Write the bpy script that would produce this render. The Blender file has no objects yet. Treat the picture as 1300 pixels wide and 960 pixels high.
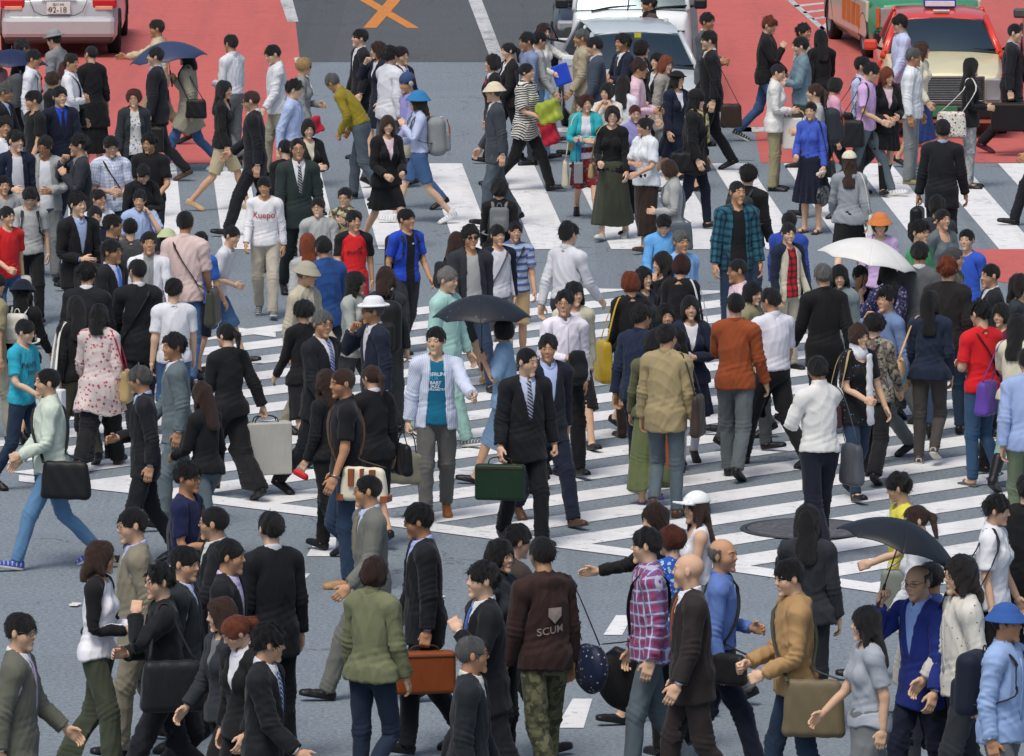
import bpy, math, random
import numpy as np
from mathutils import Vector, Matrix

# ------------------------------------------------------------------ camera, world, sun, exposure
S = bpy.context.scene
COL = S.collection
FPX, HCAM, HORIZON = 9500.0, 10.1, -800.0          # focal length in photo pixels, eye height, horizon row
PITCH = math.atan((480.0 - HORIZON) / FPX)
cam_d = bpy.data.cameras.new('camera')
cam = bpy.data.objects.new('camera', cam_d); COL.objects.link(cam)
cam.location = (0, 0, HCAM)
cam.rotation_euler = (math.pi / 2 - PITCH, 0, 0)
cam_d.sensor_width = 36.0
cam_d.lens = FPX / 1300.0 * 36.0
cam_d.clip_start = 0.5; cam_d.clip_end = 3000
S.camera = cam
W = bpy.data.worlds.new('World'); S.world = W; W.use_nodes = True
_nt = W.node_tree
_sky = _nt.nodes.new('ShaderNodeTexSky'); _sky.sky_type = 'NISHITA'; _sky.sun_disc = False
SUN_EL, SUN_AZ = math.radians(62), math.radians(205)
_sky.sun_elevation = SUN_EL; _sky.sun_rotation = SUN_AZ
_sky.air_density = 1.0; _sky.dust_density = 4.0; _sky.ozone_density = 1.0
_bg = _nt.nodes['Background']; _bg.inputs['Strength'].default_value = 0.135
_nt.links.new(_sky.outputs[0], _bg.inputs[0])
sun_d = bpy.data.lights.new('sun', 'SUN'); sun_d.energy = 1.9; sun_d.angle = math.radians(20); sun_d.color = (1.0, 0.96, 0.9)
sun = bpy.data.objects.new('sun', sun_d); COL.objects.link(sun)
# direction towards the sun for NISHITA: rotation measured from +Y, clockwise seen from above
_d = Vector((math.sin(SUN_AZ) * math.cos(SUN_EL), math.cos(SUN_AZ) * math.cos(SUN_EL), math.sin(SUN_EL)))
sun.rotation_euler = _d.to_track_quat('Z', 'Y').to_euler()
sun.location = _d * 60
S.view_settings.view_transform = 'Standard'; S.view_settings.look = 'None'
S.view_settings.exposure = -0.04; S.view_settings.gamma = 1.0; S.view_settings.use_curve_mapping = False
S.cycles.max_bounces = 5; S.cycles.diffuse_bounces = 3; S.cycles.glossy_bounces = 3; S.cycles.transmission_bounces = 4
S.cycles.use_adaptive_sampling = True

_cp, _sp = math.cos(PITCH), math.sin(PITCH)
def at(px, py, z=0.0):
    """Point at height z that the photo shows at pixel (px, py)."""
    u = (px - 650.0) / FPX; v = (480.0 - py) / FPX
    d = (u, _cp + v * _sp, -_sp + v * _cp)
    t = (z - HCAM) / d[2]
    return Vector((d[0] * t, d[1] * t, z))

# ------------------------------------------------------------------ colours and materials
def lin(h):
    h = h.lstrip('#'); r = [int(h[i:i + 2], 16) / 255 for i in (0, 2, 4)]
    return tuple((c / 12.92 if c <= .04045 else ((c + .055) / 1.055) ** 2.4) for c in r)
C = dict(black='16171a', suit='181a20', navy='151c2e', dnavy='1a2238', char='2b3036', grey='6a6e70', lgrey='a3a5a4', mgrey='85898b', dgrey='44484a',
    white='d4d6dc', offwh='cfcdc4', cream='cbc6b0', beige='b5a888', tan='a58f62', khaki='8c8668', sand='c2a77c', olive='5d5f44', dolive='3c4034',
    mint='a9cfc6', lblue='9fb2d6', pblue='b5c0dc', blue='2f48a8', royal='2347b8', jean='3f5f88', djean='26374d', ljean='6f94b6', gjean='56636b',
    teal='2f7c8c', cyan='2ea6bd', turq='2fa0a8', tealt='156a8a', red='cc2429', dred='7d1f28', crim='9c1c30', pink='d9a3b8', lpink='dcc3cc', lilac='b9a0c6', lav='8e8cc0',
    orange='c8622c', rust='8c3f1e', yellow='c8bd3e', mustard='8d7f22', gold='b4962a', brown='4a3427', dbrown='2d211c', cocoa='3d2a24', maroon='4c1f2c',
    wine='5a2230', green='3c7a4c', lime='9aa83a', purple='5a3f94', stone='8f8c7c', slate='4c5660', sblue='6d86b8', vneck='20284a', tauped='6e6558',
    hblack='0d0c0c', hdark='171210', hbrown='2e1c13', hred='5a2a14', hauburn='3b1712', hgrey='4b4b4a', hlgrey='777674', horange='6e3013', hblond='7d6742')
def col(n):
    return lin(C[n]) if n in C else lin(n)

class NG:
    """tiny node-expression helper"""
    def __init__(s, name):
        s.m = bpy.data.materials.new(name); s.m.use_nodes = True
        s.nt = s.m.node_tree; s.b = s.nt.nodes['Principled BSDF']
    def n(s, t, **k):
        x = s.nt.nodes.new(t)
        for a, v in k.items(): setattr(x, a, v)
        return x
    def l(s, a, b): s.nt.links.new(a, b)
    def math(s, op, a, b=0.0, c=None):
        x = s.n('ShaderNodeMath', operation=op)
        for i, v in enumerate((a, b, c)):
            if v is None: continue
            if isinstance(v, (int, float)): x.inputs[i].default_value = v
            else: s.l(v, x.inputs[i])
        return x.outputs[0]
    def mix(s, f, a, b):
        x = s.n('ShaderNodeMix', data_type='RGBA')
        for i, v in ((0, f), (6, a), (7, b)):
            if isinstance(v, (int, float)): x.inputs[i].default_value = v
            elif isinstance(v, tuple): x.inputs[i].default_value = (*v, 1)
            else: s.l(v, x.inputs[i])
        return x.outputs[2]
    def attr(s, name):
        return s.n('ShaderNodeAttribute', attribute_name=name).outputs['Vector']
    def xyz(s, v):
        x = s.n('ShaderNodeSeparateXYZ'); s.l(v, x.inputs[0]); return x.outputs
    def noise(s, v, scale, detail=3, rough=.5, dist=0.0, out='Fac'):
        x = s.n('ShaderNodeTexNoise'); x.inputs['Scale'].default_value = scale; x.inputs['Detail'].default_value = detail
        x.inputs['Roughness'].default_value = rough; x.inputs['Distortion'].default_value = dist
        if v is not None: s.l(v, x.inputs['Vector'])
        return x.outputs[out]
    def voro(s, v, scale, out='Distance', **k):
        x = s.n('ShaderNodeTexVoronoi', **k); x.inputs['Scale'].default_value = scale
        s.l(v, x.inputs['Vector']); return x.outputs[out]
    def scale(s, v, sx, sy, sz):
        x = s.n('ShaderNodeMapping'); x.inputs['Scale'].default_value = (sx, sy, sz); s.l(v, x.inputs[0]); return x.outputs[0]
    def ramp(s, v, a, b, lo=0.0, hi=1.0):
        x = s.n('ShaderNodeMapRange'); s.l(v, x.inputs[0])
        for i, q in ((1, a), (2, b), (3, lo), (4, hi)): x.inputs[i].default_value = q
        return x.outputs[0]
    def hsv(s, c, v):
        x = s.n('ShaderNodeHueSaturation')
        if isinstance(c, tuple): x.inputs['Color'].default_value = (*c, 1)
        else: s.l(c, x.inputs['Color'])
        s.l(v, x.inputs['Value']); return x.outputs[0]
    def bump(s, h, strength=.3, dist=.01):
        x = s.n('ShaderNodeBump'); x.inputs['Strength'].default_value = strength; x.inputs['Distance'].default_value = dist
        s.l(h, x.inputs['Height']); s.l(x.outputs[0], s.b.inputs['Normal'])
    def out(s, c=None, rough=.8, metal=0.0, spec=None):
        if c is not None:
            if isinstance(c, tuple): s.b.inputs['Base Color'].default_value = (*c, 1)
            else: s.l(c, s.b.inputs['Base Color'])
        s.b.inputs['Roughness'].default_value = rough; s.b.inputs['Metallic'].default_value = metal
        if spec is not None: s.b.inputs['Specular IOR Level'].default_value = spec
        return s.m

_mats = {}
def fabric(c1, pat='', c2='white', c3='navy', rough=.85):
    k = ('fab', c1, pat, c2, c3, rough)
    if k in _mats: return _mats[k]
    g = NG('fabric_%s_%s' % (c1, pat or 'plain')); r = g.attr('rest'); a = col(c1); X = g.xyz(r)
    c = a
    ax_ = g.math('ABSOLUTE', X[0]); slv = g.math('GREATER_THAN', ax_, .185); ca, sa = math.cos(math.radians(38)), math.sin(math.radians(38))
    def lerp(f_, a_, b_): return g.math('ADD', a_, g.math('MULTIPLY', f_, g.math('SUBTRACT', b_, a_)))
    if pat in ('hstripe', 'bstripe', 'check', 'plaid'):
        along = g.math('SUBTRACT', g.math('MULTIPLY', X[2], ca), g.math('MULTIPLY', ax_, sa)); acr = g.math('ADD', g.math('MULTIPLY', ax_, ca), g.math('MULTIPLY', X[2], sa))
        U = lerp(slv, X[0], acr); X = [U, X[1], lerp(slv, X[2], along)]
    if pat == 'hstripe': c = g.mix(g.math('GREATER_THAN', g.math('FRACT', g.math('MULTIPLY', X[2], 34)), .55), a, col(c2))
    elif pat == 'bstripe':
        f = g.math('FRACT', g.math('MULTIPLY', X[2], 12)); c = g.mix(g.math('GREATER_THAN', f, .5), a, col(c2)); c = g.mix(g.math('LESS_THAN', g.math('ABSOLUTE', g.math('SUBTRACT', f, .5)), .1), c, col(c3))
    elif pat == 'vstripe': c = g.mix(g.math('GREATER_THAN', g.math('FRACT', g.math('MULTIPLY', X[0], 60)), .7), a, col(c2))
    elif pat == 'check':
        u = g.math('GREATER_THAN', g.math('FRACT', g.math('MULTIPLY', g.math('ADD', X[0], X[1]), 26)), .66); v = g.math('GREATER_THAN', g.math('FRACT', g.math('MULTIPLY', X[2], 26)), .66)
        c = g.mix(g.math('MULTIPLY', u, .75), a, col(c2)); c = g.mix(g.math('MULTIPLY', v, .75), c, col(c2))
    elif pat == 'plaid':
        u = g.math('FRACT', g.math('MULTIPLY', g.math('ADD', X[0], X[1]), 13)); v = g.math('FRACT', g.math('MULTIPLY', X[2], 13))
        c = g.mix(g.math('MULTIPLY', g.math('GREATER_THAN', u, .55), .6), a, col(c2)); c = g.mix(g.math('MULTIPLY', g.math('GREATER_THAN', v, .55), .55), c, col(c2))
        c = g.mix(g.math('MULTIPLY', g.math('LESS_THAN', g.math('ABSOLUTE', g.math('SUBTRACT', u, .25)), .09), .8), c, col(c3))
        c = g.mix(g.math('MULTIPLY', g.math('LESS_THAN', g.math('ABSOLUTE', g.math('SUBTRACT', v, .25)), .09), .7), c, col(c3))
    elif pat == 'floral':
        w = g.voro(r, 22); f = g.math('LESS_THAN', w, .3); c = g.mix(f, a, col(c2)); c = g.mix(g.math('LESS_THAN', g.voro(r, 37), .24), c, col(c3))
    elif pat == 'splash':
        f = g.ramp(g.noise(r, 18, 2), .47, .52); c = g.mix(f, a, col(c2)); f2 = g.ramp(g.noise(g.scale(r, 1, 1, 1.3), 31, 2), .56, .6); c = g.mix(f2, c, col(c3))
    elif pat == 'dots': c = g.mix(g.math('LESS_THAN', g.voro(r, 34, randomness=.2) if False else g.voro(r, 30), .2), a, col(c2))
    elif pat == 'specks': c = g.mix(g.math('LESS_THAN', g.voro(r, 24), .13), a, col(c2))
    elif pat == 'camo':
        c = g.mix(g.ramp(g.noise(r, 14, 1), .49, .51), a, col(c2)); c = g.mix(g.ramp(g.noise(r, 19, 1), .57, .59), c, col(c3))
    elif pat == 'tie':
        f = g.math('FRACT', g.math('MULTIPLY', g.math('ADD', X[2], g.math('MULTIPLY', X[0], .8)), 32)); c = g.mix(g.math('GREATER_THAN', f, .6), a, col(c2))
    elif pat == 'sleeves':      # raglan: sleeves and shoulders in the second colour
        f = g.math('GREATER_THAN', g.math('ADD', g.math('ABSOLUTE', X[0]), g.math('MULTIPLY', g.math('SUBTRACT', X[2], 1.36), .9)), .150); c = g.mix(f, a, col(c2))
        f3 = g.math('GREATER_THAN', g.math('ABSOLUTE', X[0]), 99.0); c = g.mix(f3, c, col(c3))
    elif pat == 'denim':
        c = g.mix(g.ramp(g.noise(g.scale(r, 3, 1, .8), 6, 3), .35, .7, 0.0, .5), a, col(c2))
    elif pat == 'band': u_ = g.math('ADD', X[2], g.math('MULTIPLY', X[1], .5)); c = g.mix(g.math('LESS_THAN', g.math('ABSOLUTE', g.math('ADD', u_, .17)), .035), a, col(c2))
    elif pat == 'hemband': c = g.mix(g.math('LESS_THAN', X[2], .98), a, col(c2))
    elif pat == 'panel': c = g.mix(g.math('LESS_THAN', g.math('ABSOLUTE', X[0]), .055), a, col(c2))
    oi = g.n('ShaderNodeObjectInfo')
    v = g.ramp(oi.outputs['Random'], 0, 1, .9, 1.1)
    big = g.ramp(g.noise(r, 5, 3), .3, .7, .93, 1.07)
    c = g.hsv(c, g.math('MULTIPLY', v, big))
    n1 = g.noise(g.scale(r, 1, 1, .4), 15, 2, .5, .8); n2 = g.noise(r, 300, 1)
    g.bump(g.math('ADD', n1, g.math('MULTIPLY', n2, .10)), .5, .010)
    g.b.inputs['Sheen Weight'].default_value = .08
    _mats[k] = g.out(c, rough, 0, .25)
    return _mats[k]

def plain(c, rough=.5, metal=0.0, name=None, coat=0.0, em=None, spec=None):
    k = ('pl', c, rough, metal, coat, em)
    if k in _mats: return _mats[k]
    g = NG(name or 'plain_%s' % (c,)); tc = g.n('ShaderNodeTexCoord').outputs['Object']
    cc = g.hsv(col(c), g.ramp(g.noise(tc, 9, 4), .3, .7, .9, 1.08))
    g.b.inputs['Coat Weight'].default_value = coat
    if em: g.b.inputs['Emission Color'].default_value = (*col(c), 1); g.b.inputs['Emission Strength'].default_value = em
    _mats[k] = g.out(cc, rough, metal, spec)
    return _mats[k]

def hairmat(c):
    k = ('hair', c)
    if k in _mats: return _mats[k]
    g = NG('hair_' + c); r = g.attr('rest')
    # strands run down and round the crown
    X = g.xyz(r); ang = g.math('ARCTAN2', X[0], X[1])
    cm = g.n('ShaderNodeCombineXYZ'); g.l(g.math('MULTIPLY', ang, 22), cm.inputs[0]); g.l(g.math('MULTIPLY', X[2], 16), cm.inputs[1])
    n1 = g.noise(cm.outputs[0], 4.0, 5, .75, .5)
    a = col(c); b = tuple(min(1, x * 3.6 + .030) for x in a)  # lighter streak colour paints highlights into the hair
    cc = g.mix(g.ramp(n1, .45, .68, 0, .9), a, b); oi = g.n('ShaderNodeObjectInfo'); cc = g.hsv(cc, g.ramp(oi.outputs['Random'], 0, 1, .7, 1.6))
    g.bump(n1, 1.0, .020)
    _mats[k] = g.out(cc, .38, 0, .5)
    return _mats[k]

def skinmat(tone, var=0):
    k = ('skin', tone, var)
    mw = (.017, .014, .020, .016)[var]; bw = (.0042, .0034, .0050, .0030)[var]; bz = (1.640, 1.643, 1.638, 1.642)[var]
    if k in _mats: return _mats[k]
    g = NG('skin'); r = g.attr('rest'); X = g.xyz(r); ax = g.math('ABSOLUTE', X[0]); z = X[2]
    front = g.math('LESS_THAN', X[1], -.05)
    def ell(cx, cz, rx, rz, x=ax):
        u = g.math('DIVIDE', g.math('SUBTRACT', x, cx), rx); v = g.math('DIVIDE', g.math('SUBTRACT', z, cz), rz)
        d = g.math('ADD', g.math('MULTIPLY', u, u), g.math('MULTIPLY', v, v))
        return g.math('MULTIPLY', g.ramp(d, .75, 1.1, 1, 0), front)
    base = col(tone)
    n = g.noise(r, 22, 3)
    c = g.mix(g.ramp(n, .35, .65, 0, .25), base, (base[0] * .90, base[1] * .78, base[2] * .72))
    c = g.mix(g.math('MULTIPLY', ell(.045, 1.575, .026, .024), .28), c, (base[0] * .95, base[1] * .6, base[2] * .52))
    c = g.mix(g.math('MULTIPLY', ell(0.0, 1.547, mw, .0065), .45), c, (.30, .10, .085))
    c = g.mix(g.math('MULTIPLY', ell(0.0, 1.5485, mw * 1.05, .0014), .7), c, (.05, .015, .015))
    c = g.mix(ell(.031, 1.6175, .0155, .0052), c, (.035, .02, .016))
    c = g.mix(ell(.031, 1.6165, .0128, .0031), c, (.55, .52, .5))
    c = g.mix(ell(.031, 1.6168, .0054, .0044), c, (.012, .008, .006))
    arch = g.math('SUBTRACT', z, g.math('MULTIPLY', g.math('SUBTRACT', ax, .033), .04))
    u = g.math('DIVIDE', g.math('SUBTRACT', ax, .033), .021); v = g.math('DIVIDE', g.math('SUBTRACT', arch, bz), bw)
    d = g.math('ADD', g.math('MULTIPLY', u, u), g.math('MULTIPLY', v, v))
    c = g.mix(g.math('MULTIPLY', g.math('MULTIPLY', g.ramp(d, .6, 1.2, 1, 0), front), .85), c, (.02, .014, .011))
    c = g.mix(g.math('MULTIPLY', ell(.0075, 1.5795, .0042, .0026), .7), c, (.06, .02, .015))
    g.bump(g.noise(r, 120, 2), .1, .002)
    _mats[k] = g.out(c, .62, 0, .25)
    return _mats[k]
SKINS = ['c9a083', 'cfaa8e', 'bf9473', 'd6b296', 'b48767']

# ------------------------------------------------------------------ distance fields and surface extraction
def _v(p): return np.asarray(p, float)
def cap(P, a, b, r1, r2=None):
    a, b = _v(a), _v(b); r2 = r1 if r2 is None else r2
    ab = b - a; t = np.clip(((P - a) @ ab) / (ab @ ab), 0, 1)
    return np.linalg.norm(P - a - t[..., None] * ab, axis=-1) - (r1 + (r2 - r1) * t)
def ell(P, c, r):
    r = _v(r); q = (P - _v(c)) / r; k0 = np.linalg.norm(q, axis=-1); k1 = np.linalg.norm(q / r, axis=-1)
    return k0 * (k0 - 1) / np.maximum(k1, 1e-6)
def box(P, c, h, rd=0.0):
    q = np.abs(P - _v(c)) - (_v(h) - rd)
    return np.linalg.norm(np.maximum(q, 0), axis=-1) + np.minimum(q.max(-1), 0) - rd
def smin(a, b, k):
    h = np.clip(.5 + .5 * (b - a) / k, 0, 1); return b + (a - b) * h - k * h * (1 - h)
def smax(a, b, k): return -smin(-a, -b, k)

def nets(f, lo, hi, h):
    """naive surface nets; returns vertices and quads"""
    lo, hi = _v(lo), _v(hi); n = np.ceil((hi - lo) / h).astype(int) + 1
    ax = [lo[i] + np.arange(n[i]) * h for i in range(3)]
    P = np.stack(np.meshgrid(*ax, indexing='ij'), -1)
    D = f(P.reshape(-1, 3)).reshape(n)
    ins = D < 0
    cc = np.zeros(tuple(n - 1), int); offs = [(i, j, k) for i in (0, 1) for j in (0, 1) for k in (0, 1)]
    sl = lambda o: tuple(slice(o[i], n[i] - 1 + o[i]) for i in range(3))
    for o in offs: cc += ins[sl(o)]
    act = (cc > 0) & (cc < 8); idx = -np.ones(act.shape, int); m = act.sum(); idx[act] = np.arange(m)
    acc = np.zeros((m, 3)); cnt = np.zeros(m)
    for a in offs:
        for d in range(3):
            if a[d]: continue
            b = list(a); b[d] = 1; b = tuple(b)
            da, db = D[sl(a)][act], D[sl(b)][act]; x = (da < 0) != (db < 0)
            t = np.where(x, da / np.where(x, da - db, 1), 0)
            p = np.tile(_v(a), (m, 1)); p[:, d] = t
            acc[x] += p[x]; cnt[x] += 1
    ci = np.argwhere(act); V = lo + (ci + acc / cnt[:, None]) * h
    F = []
    for d in range(3):
        e1, e2 = [(1, 2), (2, 0), (0, 1)][d]
        s0 = [slice(1, n[i] - 1) for i in range(3)]; s0[d] = slice(0, n[d] - 1)
        s1 = list(s0); s1[d] = slice(1, n[d])
        A, B = ins[tuple(s0)], ins[tuple(s1)]
        for flip in (0, 1):
            q = np.argwhere((A & ~B) if not flip else (~A & B))
            if not len(q): continue
            q = q + _v([0 if i == d else 1 for i in range(3)]).astype(int)
            u = np.zeros(3, int); u[e1] = 1; w = np.zeros(3, int); w[e2] = 1
            g = lambda z: idx[z[:, 0], z[:, 1], z[:, 2]]
            quad = np.stack([g(q - u - w), g(q - w), g(q), g(q - u)], 1)
            F.append(quad[:, ::-1] if flip else quad)
    F = np.concatenate(F); F = F[(F >= 0).all(1)]
    return V, F

def normals(V, F):
    n = np.cross(V[F[:, 2]] - V[F[:, 0]], V[F[:, 3]] - V[F[:, 1]]); N = np.zeros_like(V)
    for k in range(4): np.add.at(N, F[:, k], n)
    return N / np.maximum(np.linalg.norm(N, axis=1), 1e-9)[:, None]

def mkmesh(name, V, F, mat=None, rest=None, smooth=True, T=None):
    """V (n,3); F (m,4) quads and optional T (k,3) triangles"""
    me = bpy.data.meshes.new(name); V = np.asarray(V, np.float32)
    F = np.asarray(F, np.int32).reshape(-1, 4) if F is not None and len(F) else np.zeros((0, 4), np.int32)
    T = np.asarray(T, np.int32).reshape(-1, 3) if T is not None and len(T) else np.zeros((0, 3), np.int32)
    me.vertices.add(len(V)); me.vertices.foreach_set('co', V.ravel())
    nl = F.size + T.size; me.loops.add(nl); me.loops.foreach_set('vertex_index', np.concatenate([F.ravel(), T.ravel()]))
    me.polygons.add(len(F) + len(T))
    st = np.concatenate([np.arange(len(F)) * 4, F.size + np.arange(len(T)) * 3]).astype(np.int32)
    me.polygons.foreach_set('loop_start', st)
    me.polygons.foreach_set('use_smooth', np.full(len(st), smooth))
    me.update(calc_edges=True); me.validate() if False else None
    if rest is not None:
        at_ = me.attributes.new('rest', 'FLOAT_VECTOR', 'POINT'); at_.data.foreach_set('vector', np.asarray(rest, np.float32).ravel())
    if mat: me.materials.append(mat)
    return me
def link(name, me, parent=None):
    o = bpy.data.objects.new(name, me); COL.objects.link(o)
    if parent is not None: o.parent = parent
    return o
def tag(o, label=None, cat=None, group=None, kind=None):
    if label: o['label'] = label
    if cat: o['category'] = cat
    if group: o['group'] = group
    if kind: o['kind'] = kind
    return o

# ------------------------------------------------------------------ the human template (1.72 m, facing -Y)
ARM_A = math.radians(38)
def J(sex):
    sx = .163 if sex == 'm' else .141
    j = dict(pelvis=(0, .005, .95), spine=(0, .01, 1.06), chest=(0, .01, 1.22), neck=(0, .02, 1.45), head=(0, .012, 1.54))
    for s, q in ((1, 'L'), (-1, 'R')):
        d = _v((s * math.sin(ARM_A), 0, -math.cos(ARM_A)))
        sh = _v((s * sx, .008, 1.388)); el = sh + .275 * d; wr = el + .245 * d
        j['uarm' + q], j['farm' + q], j['hand' + q], j['tip' + q] = sh, el, wr, wr + .17 * d
        hx = .088 * s
        j['thigh' + q], j['shin' + q], j['foot' + q], j['toe' + q] = (hx, 0, .90), (hx, -.005, .49), (hx, .015, .085), (hx, -.13, .03)
    return {k: _v(v) for k, v in j.items()}
JJ = {'m': J('m'), 'f': J('f')}
PAR = dict(pelvis=None, spine='pelvis', chest='spine', neck='chest', head='neck')
for q in 'LR': PAR.update({'uarm' + q: 'chest', 'farm' + q: 'uarm' + q, 'hand' + q: 'farm' + q, 'thigh' + q: 'pelvis', 'shin' + q: 'thigh' + q, 'foot' + q: 'shin' + q})
BN = list(PAR)

def torso(P, sex, o=0.0, fat=1.0):
    sx = JJ[sex]['uarmL'][0]; cw = .152 if sex == 'm' else .134; ww = .138 if sex == 'm' else .118; hw = .158 if sex == 'm' else .165
    d = ell(P, (0, .008, 1.27), (cw + o, .104 * fat + o, .19 + o))
    d = smin(d, ell(P, (0, .0, 1.08), (ww * fat + o, .092 * fat + o, .17 + o)), .08)
    d = smin(d, ell(P, (0, .01, .94), (hw + o, .112 * fat + o, .12 + o)), .07)
    Q = P.copy(); Q[:, 0] = np.abs(Q[:, 0])
    d = smin(d, cap(Q, (.04, .015, 1.405), (sx, .008, 1.385), .05 + o, .05 + o), .05)
    d = smin(d, cap(Q, (.03, .022, 1.455), (.115, .018, 1.405), .03 + o, .032 + o), .04)
    d = smin(d, cap(P, (0, .030, 1.38), (0, .028, 1.445), .046 + o, .040 + o), .03)
    if sex == 'f': d = smin(d, ell(Q, (.062, -.070, 1.255), (.056 + o, .050 + o, .060 + o)), .03)
    return d
def arms(P, sex, r0, r1, r2, t0=0.0, t1=1.0, to='hand', sides='LR'):
    """arm cones from the shoulder; t1 cuts the sleeve short (fraction of the way shoulder..wrist)"""
    j = JJ[sex]; d = None
    for q in sides:
        a, b, c = j['uarm' + q], j['farm' + q], j['hand' + q]
        if t1 <= .52:
            e = a + (b - a) * (t1 / .52); x = cap(P, a, e, r0, r0 + (r1 - r0) * (t1 / .52))
        else:
            e = b + (c - b) * ((t1 - .52) / .48)
            x = smin(cap(P, a, b, r0, r1), cap(P, b, e, r1, r1 + (r2 - r1) * ((t1 - .52) / .48)), .02)
        ax = (c - a) / np.linalg.norm(c - a); ln = np.linalg.norm(e - a)
        x = smax(x, (P - a) @ ax - ln, .006)            # flat cuff
        d = x if d is None else np.minimum(d, x)
    return d
def legs(P, sex, r0, r1, r2, z1=.085, k=.03):
    d = None
    for q in 'LR':
        j = JJ[sex]; a, b, c = j['thigh' + q], j['shin' + q], j['foot' + q].copy(); c[2] = min(z1, .085)
        x = smin(cap(P, a, b, r0, r1), cap(P, b, c, r1, r2), k)
        x = smax(x, z1 - P[:, 2], .006)
        d = x if d is None else np.minimum(d, x)
    return d

def headsdf(P):
    Q = P.copy(); Q[:, 0] = np.abs(Q[:, 0])
    d = ell(P, (0, .012, 1.636), (.0755, .094, .086))
    d = smin(d, ell(P, (0, -.026, 1.572), (.058, .060, .074)), .035)
    d = smin(d, ell(Q, (.034, -.044, 1.586), (.026, .030, .030)), .03)
    d = smin(d, ell(P, (0, -.074, 1.508), (.022, .018, .018)), .03)
    d = smin(d, cap(Q, (.0, -.079, 1.640), (.045, -.066, 1.640), .008), .015)
    d = smax(d, -ell(Q, (.031, -.100, 1.619), (.022, .019, .014)), .012)
    d = smin(d, ell(Q, (.031, -.0725, 1.617), (.0145, .0135, .0135)), .003)
    d = smin(d, cap(P, (0, -.085, 1.622), (0, -.0985, 1.592), .0055, .0095), .010)
    d = smin(d, cap(Q, (.008, -.091, 1.587), (.010, -.089, 1.587), .0055), .006)
    d = smin(d, ell(P, (0, -.0815, 1.5470), (.018, .0095, .0105)), .010)
    d = smin(d, ell(Q, (.078, .012, 1.607), (.009, .018, .031)), .006)
    d = smin(d, cap(P, (0, .025, 1.40), (0, .020, 1.54), .056, .053), .022)
    return d
def hair_noise(P, seed, amp, f=1.0):
    r = np.random.RandomState(seed); o = 0
    for k in range(4):
        w = r.uniform(-1, 1, 3) * (90 * f * (1 + k * .7)); w[2] *= .45
        o = o + np.sin(P @ w + r.uniform(0, 6)) / (1 + k * .5)
    return o * amp * .4
def hairsdf(P, style, seed):
    Q = P.copy(); Q[:, 0] = np.abs(Q[:, 0])
    skull = lambda o, oz=0: ell(P, (0, .014, 1.636), (.0755 + o, .094 + o, .086 + o + oz))
    x, y, z = P[:, 0], P[:, 1], P[:, 2]; ax = Q[:, 0]
    face = ell(P, (0, -.135, 1.575), (.074, .100, .106))           # what stays free of hair
    fringe = ell(P, (0, -.137, 1.568), (.070, .096, .099))
    N = hair_noise(P, seed, .009, 1.15); jag = .0055 * np.sin(np.arctan2(x, -y) * 34 + seed) + .004 * np.sin(np.arctan2(x, -y) * 61 + 2 * seed + z * 60)
    if style in ('short', 'spiky', 'crop'):
        o = {'short': .0135, 'spiky': .018, 'crop': .008}[style]
        d = skull(o, .004 if style != 'crop' else 0)
        if style == 'spiky': N = hair_noise(P, seed, .018, 1.3)
        elif style == 'crop': N = N * .3
        low = 1.595 - np.clip(y - .02, 0, 1) * .85 + np.clip(-.0 - y, 0, 1) * .3
        d = smax(d + N, low - z, .008)
        d = smax(d, -(face if seed % 3 else fringe) + N * .6 + jag, .004)
        d = smax(d, -ell(Q, (.085, .008, 1.600), (.022, .022, .036)), .004)
    elif style in ('bald', 'thin'):
        d = skull(.009) + N * .25; low = 1.59 - np.clip(y - .02, 0, 1) * .8
        d = smax(d, low - z, .006); d = smax(d, -ell(P, (0, -.137, 1.588), (.077, .102, .114)) + jag * .6, .005)
        d = smax(d, smax(z - 1.660 + jag, -.015 - y, .01), .005) if style == 'bald' else d
        d = smax(d, -ell(Q, (.085, .008, 1.600), (.022, .022, .036)), .004)
    else:
        d = skull(.020, .004)
        if style in ('pony', 'bun'): d = skull(.012); lo = 1.58 - np.clip(y - .0, 0, 1) * .6; N = N * .5
        elif style == 'bob':
            d = smin(d, ell(P, (0, .022, 1.585), (.098, .098, .088)), .03); lo = 1.515 + np.clip(-y, 0, 1) * .1 + 0 * z
        elif style == 'perm':
            d = ell(P, (0, .018, 1.630), (.108, .118, .106)); lo = 1.545 + 0 * z; N = hair_noise(P, seed, .012, 1.4)
        elif style in ('long', 'half'):
            zl = 1.28 if style == 'long' else 1.42
            d = smin(d, ell(P, (0, .020, 1.58), (.098, .098, .095)), .03)
            d = smin(d, cap(P * _v((1, 1.7, 1)), (0, .06 * 1.7, 1.56), (0, .108 * 1.7, zl + .05), .088, .078), .03)
            d = smin(d, cap(Q, (.078, .0, 1.56), (.092, -.025, zl + .09), .026, .022), .03)
            lo = zl + 0 * z
        d = smax(d + N, lo - z, .01)
        d = smax(d, -(fringe if style in ('bob', 'long', 'half') and seed % 2 else face) + N * .4 + jag * .8, .005)
        d = smax(d, -smax(-(z - 1.545) if False else z - 1.60, -(.058 - ax), .01) if False else -ell(P, (0, -.12, 1.50), (.058, .085, .10)), .006)
        if style == 'pony': d = smin(d, smin(cap(P, (0, .105, 1.655), (0, .150, 1.60), .022, .032), cap(P, (0, .150, 1.60), (0, .145, 1.44), .032, .014), .02) + N, .01)
        if style == 'bun': d = smin(d, ell(P, (0, .115, 1.655), (.038, .034, .036)) + N, .012)
    return d
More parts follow.
